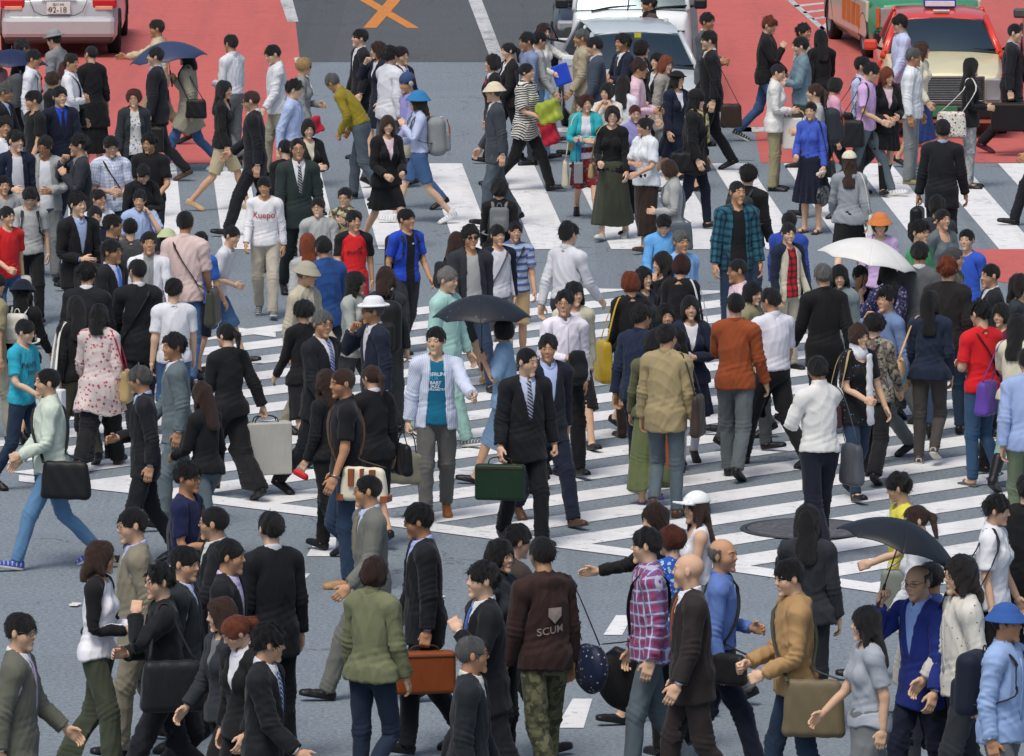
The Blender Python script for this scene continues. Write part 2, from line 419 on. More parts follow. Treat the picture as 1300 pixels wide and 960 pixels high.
def handsdf(P, s, kind):
    """hand in the frame: wrist at the origin, fingers along +X', palm facing -Z', thumb towards +Y' (P already in that frame)"""
    d = box(P, (.048, 0, 0), (.042, .038, .013), .012)
    d = smin(d, cap(P, (-.03, 0, 0), (.02, 0, 0), .024, .024), .02)
    for i, (y0, ln, r) in enumerate(((.029, .074, .0085), (.010, .082, .009), (-.010, .076, .0085), (-.029, .060, .0075))):
        a = _v((.086, y0, 0)); ang = {'relax': (.38, .55, .42), 'grip': (1.25, 1.35, .9)}[kind]; t = 0
        for k, (fr, da) in enumerate(zip((.45, .3, .25), ang)):
            t += da; b = a + _v((math.cos(t), 0, -math.sin(t))) * ln * fr
            d = smin(d, cap(P, a, b, r * (1 - .08 * k), r * (.92 - .08 * k)), .006); a = b
    th = _v((.022, .030, -.006)); m = th + (_v((.030, .022, -.010)) if kind == 'relax' else _v((.034, .010, -.020)))
    e = m + (_v((.028, .008, -.008)) if kind == 'relax' else _v((.020, -.022, -.014)))
    return smin(d, smin(cap(P, th, m, .013, .011), cap(P, m, e, .011, .008), .005), .012)

_tpl = {}
def skinw(V, sex, soft=.020, mode='body'):
    """bone weights (n, bones)"""
    j = JJ[sex]; D = np.full((len(V), len(BN)), 9.0)
    seg = dict(pelvis=((0, .01, .93), (0, .01, .99), .125), spine=((0, .01, 1.06), (0, .01, 1.16), .12), chest=((0, .01, 1.22), (0, .01, 1.37), .125),
               neck=((0, .02, 1.45), (0, .02, 1.50), .05), head=((0, .0, 1.56), (0, .0, 1.66), .09))
    for q in 'LR':
        seg['uarm' + q] = (j['uarm' + q], j['farm' + q], .045); seg['farm' + q] = (j['farm' + q], j['hand' + q], .034); seg['hand' + q] = (j['hand' + q], j['tip' + q], .03)
        seg['thigh' + q] = (j['thigh' + q] - _v((0, 0, .04)), j['shin' + q], .075); seg['shin' + q] = (j['shin' + q], j['foot' + q], .045); seg['foot' + q] = (j['foot' + q] - _v((0, 0, .02)), j['toe' + q], .045)
    for i, b in enumerate(BN):
        a, c, r = seg[b]; D[:, i] = cap(V, a, c, r)
    # chest reaches out to the shoulders
    sx = j['uarmL'][0]; i = BN.index('chest'); Q = V.copy(); Q[:, 0] = np.abs(Q[:, 0])
    D[:, i] = np.minimum(D[:, i], cap(Q, (0, .01, 1.40), (sx - .05, .01, 1.385), .055))
    D[V[:, 2] > 1.50, BN.index('chest')] += .05
    for q, s in (('L', 1), ('R', -1)):          # no influence across the body
        w = V[:, 0] * s < -.012
        for b in ('thigh', 'shin', 'foot'): D[w, BN.index(b + q)] += .3
        for b in ('farm', 'hand'): D[V[:, 0] * s < .19, BN.index(b + q)] += .05
    D -= D.min(1, keepdims=True)
    Wt = np.exp(-D / soft)
    if mode in ('skirt', 'coat'):
        arm = np.zeros(len(V))
        for q in 'LR':
            for b in ('uarm', 'farm', 'hand'): arm = arm + Wt[:, BN.index(b + q)]
        Wt /= Wt.sum(1, keepdims=True)
        lowm = (V[:, 2] < .93) & (np.abs(V[:, 0]) < .30) & (np.argmax(Wt, 1) != BN.index('handL')) & (np.argmax(Wt, 1) != BN.index('handR')) & (np.argmax(Wt, 1) != BN.index('farmL')) & (np.argmax(Wt, 1) != BN.index('farmR'))
        z = V[:, 2]; g = np.clip((.95 - z) / .22, 0, 1) * .88; sd = 1 / (1 + np.exp(-V[:, 0] / .045)); sh = np.clip((.50 - z) / .25, 0, .7)
        W2 = np.zeros_like(Wt); W2[:, 0] = 1 - g
        W2[:, BN.index('thighL')] = g * sd * (1 - sh); W2[:, BN.index('thighR')] = g * (1 - sd) * (1 - sh)
        W2[:, BN.index('shinL')] = g * sd * sh; W2[:, BN.index('shinR')] = g * (1 - sd) * sh
        t = np.clip((.97 - z) / .08, 0, 1)[:, None] * lowm[:, None]
        Wt = Wt * (1 - t) + W2 * t
    Wt /= Wt.sum(1, keepdims=True)
    return Wt

def tpl(key, build):
    """cached template: dict(V, F, W)"""
    if key not in _tpl: _tpl[key] = build()
    return _tpl[key]
def T_from(f, lo, hi, h, sex, mode='body', soft=.02):
    V, F = nets(f, lo, hi, h); return dict(V=V, F=F, W=skinw(V, sex, soft, mode))
def join(parts):
    V = np.concatenate([p['V'] for p in parts]); Wt = np.concatenate([p['W'] for p in parts]); n = 0; F = []
    for p in parts: F.append(p['F'] + n); n += len(p['V'])
    return dict(V=V, F=np.concatenate(F), W=Wt)
def one(V, F, bone):
    Wt = np.zeros((len(V), len(BN))); Wt[:, BN.index(bone)] = 1; return dict(V=V, F=F, W=Wt)
def hand_tpl(sex, q, kind):
    s = 1 if q == 'L' else -1; wr = JJ[sex]['hand' + q]; dx = _v((s * math.sin(ARM_A), 0, -math.cos(ARM_A)))
    dy = _v((0, -1, 0)); dz = np.cross(dx, dy)                    # thumb forward, palm towards the thigh
    if dz @ _v((-s, 0, -.5)) > 0: dz = -dz
    V, F = nets(lambda P: handsdf(P, s, kind), (-.05, -.06, -.10), (.19, .08, .03), .0055)
    M = np.stack([dx, dy, dz]); Wd = V @ M + wr
    if np.linalg.det(M) < 0: F = F[:, ::-1]
    return one(Wd, F, 'hand' + q)
def body_tpl(sex, kl, kr, slim=False):
    def b():
        def f(P):
            d = smin(torso(P, sex), arms(P, sex, .047, .038, .027, t1=1.0), .03)
            d = smin(d, legs(P, sex, .080, .042, .035, z1=.04), .03)
            for q in 'LR':
                j = JJ[sex]; c = cap(P, j['shin' + q] + _v((0, .02, -.06)), j['shin' + q] + _v((0, .018, -.2)), .045, .038); d = smin(d, c, .03)
                d = smin(d, cap(P, j['foot' + q] - _v((0, 0, .045)), j['toe' + q] + _v((0, .02, .005)), .034, .026), .02)
            return d
        core = T_from(f, (-.62, -.18, .0), (.62, .18, 1.5), .015, sex)
        n_ = normals(core['V'], core['F']); V0 = core['V']; x0, z0 = np.abs(V0[:, 0]), V0[:, 2]
        k0 = ((z0 > .80) & (z0 < 1.34) & (x0 < .17)) * .014          # under the clothes the body keeps clear of them
        if slim: k0 = k0 + ((z0 > .12) & (z0 <= .80)) * .015
        core['V'] = V0 - n_ * k0[:, None]
        hV, hF = nets(headsdf, (-.10, -.13, 1.38), (.10, .125, 1.74), .0058)
        hd = dict(V=hV, F=hF, W=skinw(hV, sex, .02))
        top = hV[:, 2] > 1.515; hd['W'][top] = 0; hd['W'][top, BN.index('head')] = 1
        return join([core, hd, hand_tpl(sex, 'L', kl), hand_tpl(sex, 'R', kr)])
    return tpl(('body', sex, kl, kr, slim), b)

def garment(kind, sex, hem=None, slv=1.0, neck='crew', fat=1.0, loose=.0):
    """templates of clothes; neck: crew, collar, vee (jacket with lapels), open (open front), hood, turtle"""
    key = ('g', kind, sex, hem, slv, neck, fat, loose)
    def b():
        G = .014
        if kind == 'top':
            o = .012 + loose
            if neck in ('vee', 'open'): o += .012
            def f(P):
                d = torso(P, sex, o, fat)
                z = P[:, 2]; x = P[:, 0]; y = P[:, 1]
                if hem < .95:                                     # skirt of the garment below the hips
                    w = .178 + o + max(0, .85 - hem) * .12
                    hh = (.95 - z) / max(.95 - hem, .01); fl = 1 + np.clip(hh, 0, 1) * (.06 if hem > .7 else .22)
                    rx = (.160 if sex == 'm' else .184) + o; ry = (.115 if sex == 'm' else .128) * fat + o
                    q = np.sqrt((x / (rx * fl)) ** 2 + ((y - .008) / (ry * fl)) ** 2); cyl = (q - 1) * ry
                    cyl = smax(cyl, z - .98, .05); d = smin(d, cyl, .03)
                if slv > 0 and neck in ('vee', 'open'): d = smin(d, arms(P, sex, .054 + o * .8, .043 + o * .8, .033 + o * .85, t1=slv), .035)
                elif slv > 0: d = smin(d, arms(P, sex, .051 + o * .7, .041 + o * (.8 if slv > .6 else 1.4), .032 + o * .8, t1=slv), .035)
                if slv == 0: d = smax(d, np.abs(x) - (JJ[sex]['uarmL'][0] - .02), .01)
                d = smax(d, hem - z, .006)
                # neck opening
                if neck == 'crew': d = smax(d, -cap(P, (0, -.02, 1.52), (0, .03, 1.40), .074, .066), .006)
                elif neck == 'scoop': d = smax(d, -ell(P, (0, -.08, 1.45), (.085, .12, .09)), .006)
                elif neck in ('collar', 'turtle', 'hood'):
                    d = smax(d, -cap(P, (0, -.01, 1.60), (0, .03, 1.42), .055, .055), .006)
                    ring = cap(P, (0, .008, 1.435), (0, .018, 1.475 if neck != 'turtle' else 1.50), .074, .068)
                    if neck != 'collar': d = smin(d, smax(ring, -cap(P, (0, .0, 1.40), (0, .02, 1.60), .053, .054), .004), .006)
                    if neck == 'collar': d = smax(d, -ell(P, (0, -.095, 1.475), (.026, .06, .045)), .004)
                    if neck == 'hood': d = smin(d, smax(ell(P, (0, .075, 1.43), (.105, .055, .055)), -ell(P, (0, .06, 1.49), (.075, .05, .05)), .01), .02)
                elif neck == 'vee':
                    vb = 1.10 if sex == 'm' else 1.16
                    wd = np.clip((z - vb) / (1.44 - vb), 0, 1.3) * .066
                    d = smax(d, -smax(np.abs(x) - wd, y + .0, .004), .004)
                    d = smax(d, -cap(P, (0, -.03, 1.58), (0, .022, 1.42), .068, .058), .006)
                    # lapels stand a little proud beside the opening
                    lp = np.abs(np.abs(x) - wd - .022) - .020
                    front = torso(P, sex, o + .007, fat)
                    lap = smax(smax(smax(front, lp, .004), vb - z, .01), smax(z - 1.41, y + .03, .01), .01)
                    d = np.minimum(d, smax(lap, -smax(np.abs(x) - wd, y, .004), .004))
                elif neck == 'open':
                    wd = .066 + np.clip(1.25 - z, -.2, .6) * .06
                    d = smax(d, -smax(np.abs(x) - wd, y + .0, .004), .004)
                    d = smax(d, -cap(P, (0, -.02, 1.56), (0, .03, 1.42), .070, .066), .006)
                    ring = cap(P, (0, .008, 1.435), (0, .022, 1.47), .084, .078); ring = smax(smax(ring, -cap(P, (0, .0, 1.40), (0, .02, 1.60), .070, .068), .004), -.01 - y - .04, .01)
                    d = smin(d, ring, .006)
                return d
            return T_from(f, (-.64, -.24, hem - .03), (.64, .24, 1.53), G, sex, 'coat' if hem < .88 else 'body')
        if kind == 'trousers':
            r0, r1, r2 = {'slim': (.090, .066, .053), 'suit': (.094, .073, .063), 'wide': (.096, .078, .078)}[neck]
            def f(P):
                d = smin(torso(P, sex, .007, fat), legs(P, sex, r0, r1, r2, z1=hem), .03)
                return smax(d, P[:, 2] - 1.02, .006)
            return T_from(f, (-.24, -.2, hem - .03), (.24, .2, 1.06), G, sex)
        if kind == 'skirt':
            def f(P):
                x, y, z = P[:, 0], P[:, 1], P[:, 2]; fl = 1 + np.clip((.92 - z) / .92, 0, 1) * loose
                q = np.sqrt((x / (.176 * fl)) ** 2 + ((y - .008) / (.132 * fl)) ** 2); d = (q - 1) * .13
                d = smax(d + .004 * np.sin(np.arctan2(x, y) * 14) * np.clip((.9 - z) * 3, 0, 1) * (3 if loose > .5 else 1), z - .99, .03)
                d = smin(d, smax(torso(P, sex, .010), z - 1.04, .01), .02)
                return smax(smax(d, hem - z, .006), z - 1.03, .006)
            return T_from(f, (-.40, -.32, hem - .03), (.40, .34, 1.07), G, sex, 'skirt')
        if kind == 'sock':
            def f(P): return smax(smax(legs(P, sex, .09, .056, .041, z1=.06), P[:, 2] - hem, .004), -P[:, 0] * (1 if neck == 'L' else -1) + .01, .002)
            return T_from(f, (-.2, -.12, .03), (.2, .12, hem + .03), .012, sex)
        if kind == 'collar':                                       # shirt collar that shows above a jacket
            def f(P):
                ring = cap(P, (0, .004, 1.430), (0, .020, 1.484), .076, .071); ring = smax(ring, P[:, 2] - 1.492 - .25 * P[:, 1], .003); d = smax(ring, -cap(P, (0, .0, 1.40), (0, .022, 1.62), .0565, .058), .003)
                return smax(d, -ell(P, (0, -.10, 1.485), (.020, .07, .045)), .004)
            return T_from(f, (-.1, -.1, 1.36), (.1, .12, 1.54), .007, sex)
    return tpl(key, b)
def shoe_tpl(kind, q):
    def b():
        s = JJ['m']['foot' + q][0]
        def f(P):
            Q = P - _v((s, 0, 0)); x, y, z = Q[:, 0], Q[:, 1], Q[:, 2]
            d = cap(Q, (0, .045, .040), (0, -.11, .024), .040, .036)
            d = smin(d, ell(Q, (0, -.145, .024), (.040, .050, .028)), .02)
            sole = smax(cap(Q * _v((1, 1, 0)), (0, .045, 0), (0, -.145, 0), .038, .046), np.abs(z - .012) - .012, .003)
            d = smin(d, sole, .004)
            if kind in ('pump',): d = smax(d, -ell(Q, (0, -.05, .085), (.030, .075, .045)), .004); 
            if kind == 'sneaker': d = smin(d, cap(Q, (0, .035, .05), (0, .02, .085), .043, .045), .02)
            if kind == 'boot': d = smin(d, cap(Q, (0, .025, .06), (0, .012, .30), .048, .062), .03)
            if kind == 'sandal': d = smin(smax(sole, z - .02, .002), smax(smax(cap(Q, (0, -.03, .02), (0, -.10, .02), .045, .042), np.abs(y + .085) - .016, .003), -cap(Q, (0, -.03, .02), (0, -.10, .015), .036, .034), .002), .002)
            return smax(d, -z, .003)
        V, F = nets(f, (s - .08, -.24, -.015), (s + .08, .12, .36 if kind == 'boot' else .14), .009)
        t = one(V, F, 'foot' + q)
        if kind == 'boot': t['W'] = skinw(V, 'm', .02)
        return t
    return tpl(('shoe', kind, q), b)
def hair_tpl(style, seed):
    def b():
        lo = 1.24 if style in ('long',) else 1.36
        V, F = nets(lambda P: hairsdf(P, style, seed), (-.15, -.16, lo), (.15, .20, 1.78), .0075 if style not in ('long', 'half', 'perm') else .0085)
        # loose strands that break the outline
        n = normals(V, F); r = np.random.RandomState(seed + 11); out = V - _v((0, .014, 1.63)); vis = np.where((n * out).sum(1) > .02)[0]
        ns = 420 if style in ('long', 'half', 'perm', 'bob') else 340; k = r.choice(vis, ns); p = V[k]; m = n[k]
        fl = p - _v((0, .035, 1.735)) + _v((0, 0, -.03)); fl -= m * (fl * m).sum(1, keepdims=True); fl /= np.maximum(np.linalg.norm(fl, axis=1), 1e-6)[:, None]
        fl += r.normal(0, .28, fl.shape); ln = r.uniform(.014, .034, (ns, 1)) * (1.25 if style in ('spiky', 'perm') else 1); sd_ = np.cross(fl, m); sd_ /= np.maximum(np.linalg.norm(sd_, axis=1), 1e-6)[:, None]
        a0, a1 = p - sd_ * .0032 - m * .002, p + sd_ * .0032 - m * .002; tip = p + fl * ln + m * ln * r.uniform(.05, .42 if style in ('spiky', 'perm') else .24, (ns, 1))
        base = len(V); V = np.concatenate([V, a0, a1, tip + sd_ * .0006, tip - sd_ * .0006]); q_ = base + np.arange(ns); F = np.concatenate([F, np.stack([q_, q_ + ns, q_ + 2 * ns, q_ + 3 * ns], 1)])
        Wt = np.zeros((len(V), len(BN))); t = np.clip((1.50 - V[:, 2]) / .12, 0, 1) * (0 if style == 'pony' else 1)
        Wt[:, BN.index('head')] = 1 - t; Wt[:, BN.index('chest')] = t
        return dict(V=V, F=F, W=Wt)
    return tpl(('hair', style, seed), b)
def hat_tpl(kind):
    def b():
        def f(P):
            x, y, z = P[:, 0], P[:, 1], P[:, 2]; rr = np.sqrt(x ** 2 + ((y - .012) * .86) ** 2)
            if kind == 'cap':
                d = smax(ell(P, (0, .014, 1.642), (.094, .112, .104)), 1.655 - z, .006)
                br = smax(ell(P, (0, -.075, 1.655), (.072, .115, .10)), np.abs(z - 1.662 + (x ** 2) * 2.5 + (y + .08) * .12) - .008, .003)
                return smin(d, smax(br, y + .03, .004), .006)
            if kind == 'bucket':
                d = smax(ell(P, (0, .014, 1.650), (.096, .112, .100)), 1.655 - z, .006)
                br = smax(np.abs(rr - (.094 + (1.672 - z) * .72)) - .008, np.abs(z - 1.650) - .028, .004)
                return smin(d, br, .012)
            if kind == 'beanie': return smax(ell(P, (0, .022, 1.650), (.094, .112, .108)), 1.635 - z + y * .25, .01)
            if kind == 'fedora':
                d = smax(smax(ell(P, (0, .014, 1.66), (.092, .108, .125)), z - 1.762, .02), 1.668 - z, .006)
                d = smax(d, -cap(P, (0, -.08, 1.785), (0, .10, 1.78), .022), .01)
                br = smax(rr - .132, np.abs(z - 1.668 - (rr - .10) ** 2 * 1.5 - x ** 2 * .6) - .008, .003)
                return smin(d, br, .008)
            d = smax(ell(P, (0, .014, 1.655), (.10, .115, .085)), 1.665 - z, .006)      # beret-like school hat
            return smin(d, smax(rr - .120, np.abs(z - 1.668) - .007, .003), .01)
        V, F = nets(f, (-.19, -.24, 1.56), (.19, .22, 1.80), .0075)
        return one(V, F, 'head')
    return tpl(('hat', kind), b)
# ------------------------------------------------------------------ posing
def Rx(a): c, s = math.cos(a), math.sin(a); return np.array([[1, 0, 0], [0, c, -s], [0, s, c]])
def Ry(a): c, s = math.cos(a), math.sin(a); return np.array([[c, 0, s], [0, 1, 0], [-s, 0, c]])
def Rz(a): c, s = math.cos(a), math.sin(a); return np.array([[c, -s, 0], [s, c, 0], [0, 0, 1]])
def Rax(ax, a):
    ax = ax / np.linalg.norm(ax); K = np.array([[0, -ax[2], ax[1]], [ax[2], 0, -ax[0]], [-ax[1], ax[0], 0]])
    return np.eye(3) + math.sin(a) * K + (1 - math.cos(a)) * K @ K
D2R = math.pi / 180
#         flex, abduct, twist, elbow
ARMS = {'d': (4, 9, 8, 12), 'b': (8, 9, 34, 84), 'c': (22, 12, 32, 128), 'h': (52, 12, 30, 138), 'u': (34, 14, 12, 112), 'k': (2, 9, 5, 6), 'x': (20, 12, 62, 92),
        'p': (58, 14, 5, 22), 'o': (-18, 20, 10, 55), 'w': (76, 20, 10, 25), 'v': (30, 16, 25, 60), 'l': (14, 9, 26, 58), 'U': (62, 8, 16, 112), 'K': (-16, 22, 0, 8), 'r': (-12, 24, -10, 60)}
LEGS = {'s': (0, 0, 0, 0), 'L': (26, 6, -17, 22), 'R': (-17, 22, 26, 6), 'l': (15, 8, -10, 18), 'r': (-10, 18, 15, 8), 'P': (2, 3, 14, 52), 'Q': (14, 52, 2, 3)}
class Pose:
    def __init__(s, sex, legs='s', arms='dd', lean=3, yaw=0, nod=0, twist=0, headscale=1.0, bend=0, seed=0):
        rr = random.Random(seed * 7 + 3); j = JJ[sex]; L = {}
        s.fx, s.fy, s.fz = rr.uniform(-.06, .07), rr.uniform(-.05, .05), rr.uniform(-.006, .008)
        tl, kl, tr, kr = [v * D2R for v in LEGS[legs]]
        sw = {'L': -1, 'l': -.6, 'R': 1, 'r': .6, 'P': .3, 'Q': -.3}.get(legs, 0)      # arms swing against the legs (left arm sign)
        L['pelvis'] = Rx((lean * .5 + bend * .5) * D2R) @ Rz(-sw * 5 * D2R)
        L['spine'] = Rx((lean * .3 + bend * .5) * D2R); L['chest'] = Rx((lean * .2 + bend * .2) * D2R) @ Rz((sw * 7 + twist) * D2R)
        L['neck'] = Rx((nod * .4 - lean * .5 - bend * .3) * D2R) @ Rz(yaw * .35 * D2R); L['head'] = (Rx((nod * .6 - lean * .3) * D2R) @ Rz((yaw * .65 - sw * 2) * D2R) @ Ry(rr.uniform(-4, 4) * D2R)) * headscale
        for i, (q, sg, t, k) in enumerate((('L', 1, tl, kl), ('R', -1, tr, kr))):
            fl, ab, tw, el = ARMS[arms[i]] if arms[i] in ARMS else ARMS['d']
            if arms[i] == 's': fl, ab, tw, el = 3 + sg * sw * 17, 8, 10, 14 + max(0, sg * sw) * 12
            elif arms[i] in 'dk': fl += sg * sw * 7
            fl += rr.uniform(-4, 4); ab += rr.uniform(-2, 3); el += rr.uniform(-4, 4)
            d = (j['farm' + q] - j['uarm' + q]); d = d / np.linalg.norm(d)
            L['uarm' + q] = Rx(-fl * D2R) @ Ry(sg * (ARM_A - ab * D2R)) @ Rax(d, sg * tw * D2R)
            L['farm' + q] = Rax(np.cross(d, _v((0, -1, 0))), el * D2R)
            L['hand' + q] = Rax(np.cross(d, _v((0, -1, 0))), 8 * D2R)
            pb = (lean * .5 + bend * .5) * D2R
            L['thigh' + q] = Rx(-t - pb) @ Ry(-sg * 1.0 * D2R) @ Rz(sg * 5 * D2R); L['shin' + q] = Rx(k)
            pitch = 0
            if legs in 'Ll': pitch = -10 if q == 'L' else 24
            if legs in 'Rr': pitch = -10 if q == 'R' else 24
            if legs == 'P' and q == 'R' or legs == 'Q' and q == 'L': pitch = 20
            L['foot' + q] = Rx(-(k - t) + pitch * D2R)
        s.R, s.p = {}, {}; s.j = j
        for b in BN:
            if PAR[b] is None: s.R[b] = L[b]; s.p[b] = j[b].copy()
            else:
                pr = PAR[b]; s.R[b] = s.R[pr] @ L[b]; s.p[b] = s.p[pr] + s.R[pr] @ (j[b] - j[pr])
        z = min((s.pt('foot' + q, j['foot' + q] * _v((1, 0, 0)) + _v((0, y, 0.0))))[2] for q in 'LR' for y in (.08, -.17))
        for b in BN: s.p[b] = s.p[b] - _v((0, 0, z))
        s.A = np.stack([s.R[b] for b in BN]); s.B = np.stack([s.p[b] - s.R[b] @ j[b] for b in BN])
    def pt(s, bone, x): return s.p[bone] + s.R[bone] @ (_v(x) - s.j[bone])
    def skin(s, V, Wt):
        m = np.clip((V[:, 2] - 1.46) / .06, 0, 1) * (np.abs(V[:, 0]) < .3); V = V.copy(); V[:, 0] *= 1 + s.fx * m; V[:, 1] = .012 + (V[:, 1] - .012) * (1 + s.fy * m); V[:, 2] += s.fz * np.clip((1.60 - V[:, 2]) / .1, 0, 1) * m
        A = np.tensordot(Wt, s.A, 1); return np.einsum('nij,nj->ni', A, V) + Wt @ s.B

def wrinkle(V, seed, amp):
    r = np.random.RandomState(seed); o = np.zeros(len(V))
    for k in range(3):
        w = r.uniform(-1, 1, 3) * _v((30, 30, 13)) * (1 + .5 * k); w2 = r.uniform(-1, 1, 3) * _v((9, 9, 13))
        o += (1 - np.abs(np.sin(V @ w + 1.6 * np.sin(V @ w2) + r.uniform(0, 6)))) ** 2 - .3
    o = o * amp / 1.5
    # bunched folds at elbows, knees, waist and hems
    ax = np.abs(V[:, 0]); z = V[:, 2]; sh = np.sqrt((ax - .16) ** 2 + (z - 1.388) ** 2); arm = np.clip((ax - .20) / .05, 0, 1); ph = r.uniform(0, 6)
    o += arm * np.exp(-((sh - .275) / .07) ** 2) * np.sin(sh * 165 + V[:, 1] * 45 + ph) * min(amp, .006) * .75
    o += arm * np.exp(-((sh - .50) / .05) ** 2) * np.sin(sh * 190 + V[:, 1] * 30 + ph) * min(amp, .006) * .5
    lg = (ax < .3) * (z < .80)
    o += lg * np.exp(-((z - .49) / .08) ** 2) * np.sin(z * 150 + V[:, 1] * 60 + ph) * min(amp, .006) * .7
    o += lg * np.exp(-((z - .12) / .07) ** 2) * np.sin(z * 170 + V[:, 0] * 40 + V[:, 1] * 30 + ph) * min(amp, .006) * .7
    o += (ax < .2) * np.exp(-((z - 1.04) / .07) ** 2) * np.sin(z * 120 + V[:, 0] * 35 * np.sign(V[:, 1]) + ph) * min(amp, .006) * .55
    return o

PEOPLE = []
class Person: pass
def put(pr, name, t, mat, parent, amp=0.0, seed=0, sub=None):
    V = pr.pose.skin(t['V'], t['W'])
    if amp: V = V + normals(V, t['F']) * (wrinkle(t['V'], seed, amp) * (np.clip((.92 - t['V'][:, 2]) / .16, 0, 1) if name in ('trousers', 'skirt', 'shorts') else 1))[:, None]
    me = mkmesh(name, V, t['F'], mat, t['V']); return link(name, me, parent)
def front_y(x, z, o, sex, fat=1.0, back=False):
    x, z = np.broadcast_arrays(_v(x), _v(z)); s = 1 if back else -1
    a = np.zeros(x.shape); b = np.full(x.shape, .4)
    for _ in range(24):
        m = (a + b) / 2; ins = torso(np.stack([x, s * m, z], -1).reshape(-1, 3), sex, o, fat).reshape(x.shape) < 0
        a = np.where(ins, m, a); b = np.where(ins, b, m)
    return s * a
def strip(pr, pts_w, sex, o, name, mat, parent, fat=1.0):
    """flat band on the chest: pts_w = [(x, z, halfwidth)]"""
    n = len(pts_w); V = []
    for x, z, w in pts_w:
        for u in (-1, 0, 1): V.append((x + u * w, z))
    V = _v(V); y = front_y(V[:, 0], V[:, 1], o, sex, fat) - .004
    A = np.stack([V[:, 0], y, V[:, 1]], 1); Bk = A + _v((0, .007, 0)); VV = np.concatenate([A, Bk]); F = []; m = 3 * n
    for i in range(n - 1):
        for k in (0, 1):
            a = i * 3 + k; F += [(a, a + 3, a + 4, a + 1), (a + m, a + 1 + m, a + 4 + m, a + 3 + m)]
        a = i * 3; F += [(a, a + m, a + 3 + m, a + 3), (a + 2, a + 5, a + 5 + m, a + 2 + m)]
    F += [(0, 1, 1 + m, m), (1, 2, 2 + m, 1 + m)]; e = 3 * (n - 1); F += [(e, e + m, e + 1 + m, e + 1), (e + 1, e + 1 + m, e + 2 + m, e + 2)]
    return put(pr, name, dict(V=VV, F=_v(F).astype(int), W=skinw(VV, sex)), mat, parent)

def fabspec(s, rough=.85):
    t = s.split('/'); return fabric(t[0], *(t[1:] if len(t) > 1 else []), rough=rough)
def text_mesh(txt, size, bold=.0, align='CENTER'):
    c = bpy.data.curves.new('t', 'FONT'); c.body = txt; c.size = size; c.align_x = align; c.offset = bold * size; c.resolution_u = 3
    o = bpy.data.objects.new('t', c); me = bpy.data.meshes.new_from_object(o)
    V = np.array([v.co[:] for v in me.vertices]).reshape(-1, 3); P = [list(p.vertices) for p in me.polygons]
    bpy.data.objects.remove(o); bpy.data.curves.remove(c); bpy.data.meshes.remove(me)
    T = []
    for p in P:
        for i in range(1, len(p) - 1): T.append((p[0], p[i], p[i + 1]))
    return V, np.array(T, int).reshape(-1, 3)
def decal(pr, parent, lines, colour, sex, o, fat=1.0, back=False, name='lettering'):
    """lines: (text, size, x, z, colour or None, rotation)"""
    for ln in lines:
        txt, size, x0, z0 = ln[:4]; cc = ln[4] if len(ln) > 4 and ln[4] else colour
        if txt.startswith('@'):
            V, T = shape2d(txt, size)
        else: V, T = text_mesh(txt, size, .012)
        if not len(V): continue
        if len(ln) > 5:
            a = ln[5] * D2R; V = np.stack([V[:, 0] * math.cos(a) - V[:, 1] * math.sin(a), V[:, 0] * math.sin(a) + V[:, 1] * math.cos(a), V[:, 2]], 1)
        X = V[:, 0] * (-1 if back else 1) + x0; Z = V[:, 1] + z0
        y = front_y(X, Z, o, sex, fat, back) + (.008 if back else -.008)
        R = np.stack([X, y, Z], 1)
        VV = pr.pose.skin(R, skinw(R, sex))
        link(name, mkmesh(name, VV, None, plain(cc, .7), R, False, T if not back else T), parent)
def shape2d(kind, s):
    P = {'@cat': [(-.5, -.15), (-.25, .05), (.05, .1), (.3, .4), (.5, .45), (.35, .2), (.45, -.1), (.2, -.02), (-.1, -.12), (-.35, -.4)],
         '@tri': [(-.5, 0), (.5, 0), (.1, .5)], '@crest': [(-.5, .5), (.5, .5), (.5, -.05), (0, -.55), (-.5, -.05)]}[kind]
    V = np.array([(x * s, y * s, 0) for x, y in P] + [(0, 0, 0)]); n = len(P)
    return V, np.array([(n, i, (i + 1) % n) for i in range(n)])

TOPS = dict(   # neck, hem, sleeve, loose, amp
    shirt=('collar', .96, .98, .004, .006), shirtout=('collar', .84, .98, .014, .008), sshirt=('collar', .96, .44, .006, .006), polo=('collar', .89, .40, .008, .005), sshirtout=('collar', .85, .44, .012, .007),
    tee=('crew', .88, .40, .005, .006), ltee=('crew', .88, .98, .004, .006), jkt=('collar', .84, .98, .013, .008), hood=('hood', .85, .98, .014, .008), knit=('turtle', .87, .98, .008, .006),
    coat=('collar', .50, .98, .020, .008), tunic=('crew', .64, .80, .012, .007), dress=('scoop', .52, .42, .004, .006), tank=('scoop', .90, 0, .002, .004), blouse=('scoop', .86, .98, .004, .006), bigtee=('crew', .74, .46, .022, .008),
    sblouse=('scoop', .87, .40, .006, .006), coatc=('collar', .70, .98, .022, .008))
_seed = [0]
def P(x, y, f, h, sex, label, top, bot='suit suit', hair='short hblack', legs=None, arms='ss', yaw=0, nod=0, lean=3, bend=0, tw=0, hat=None, gl=0, fat=1.0,
      shoes='leather black', extra=(), skin=None, text=None, fk=None, hs=None):
    """One person: (x, y) the photo pixel of the top of the head, f facing (0 camera, 90 right, 180 away, -90 left), h height in m"""
    _seed[0] += 1; sd = _seed[0]; rr = random.Random(sd)
    pr = Person(); pr.__dict__.update(locals()); pr.legs = legs or rr.choice('LRlrlrPQ'); PEOPLE.append(pr)
    return pr

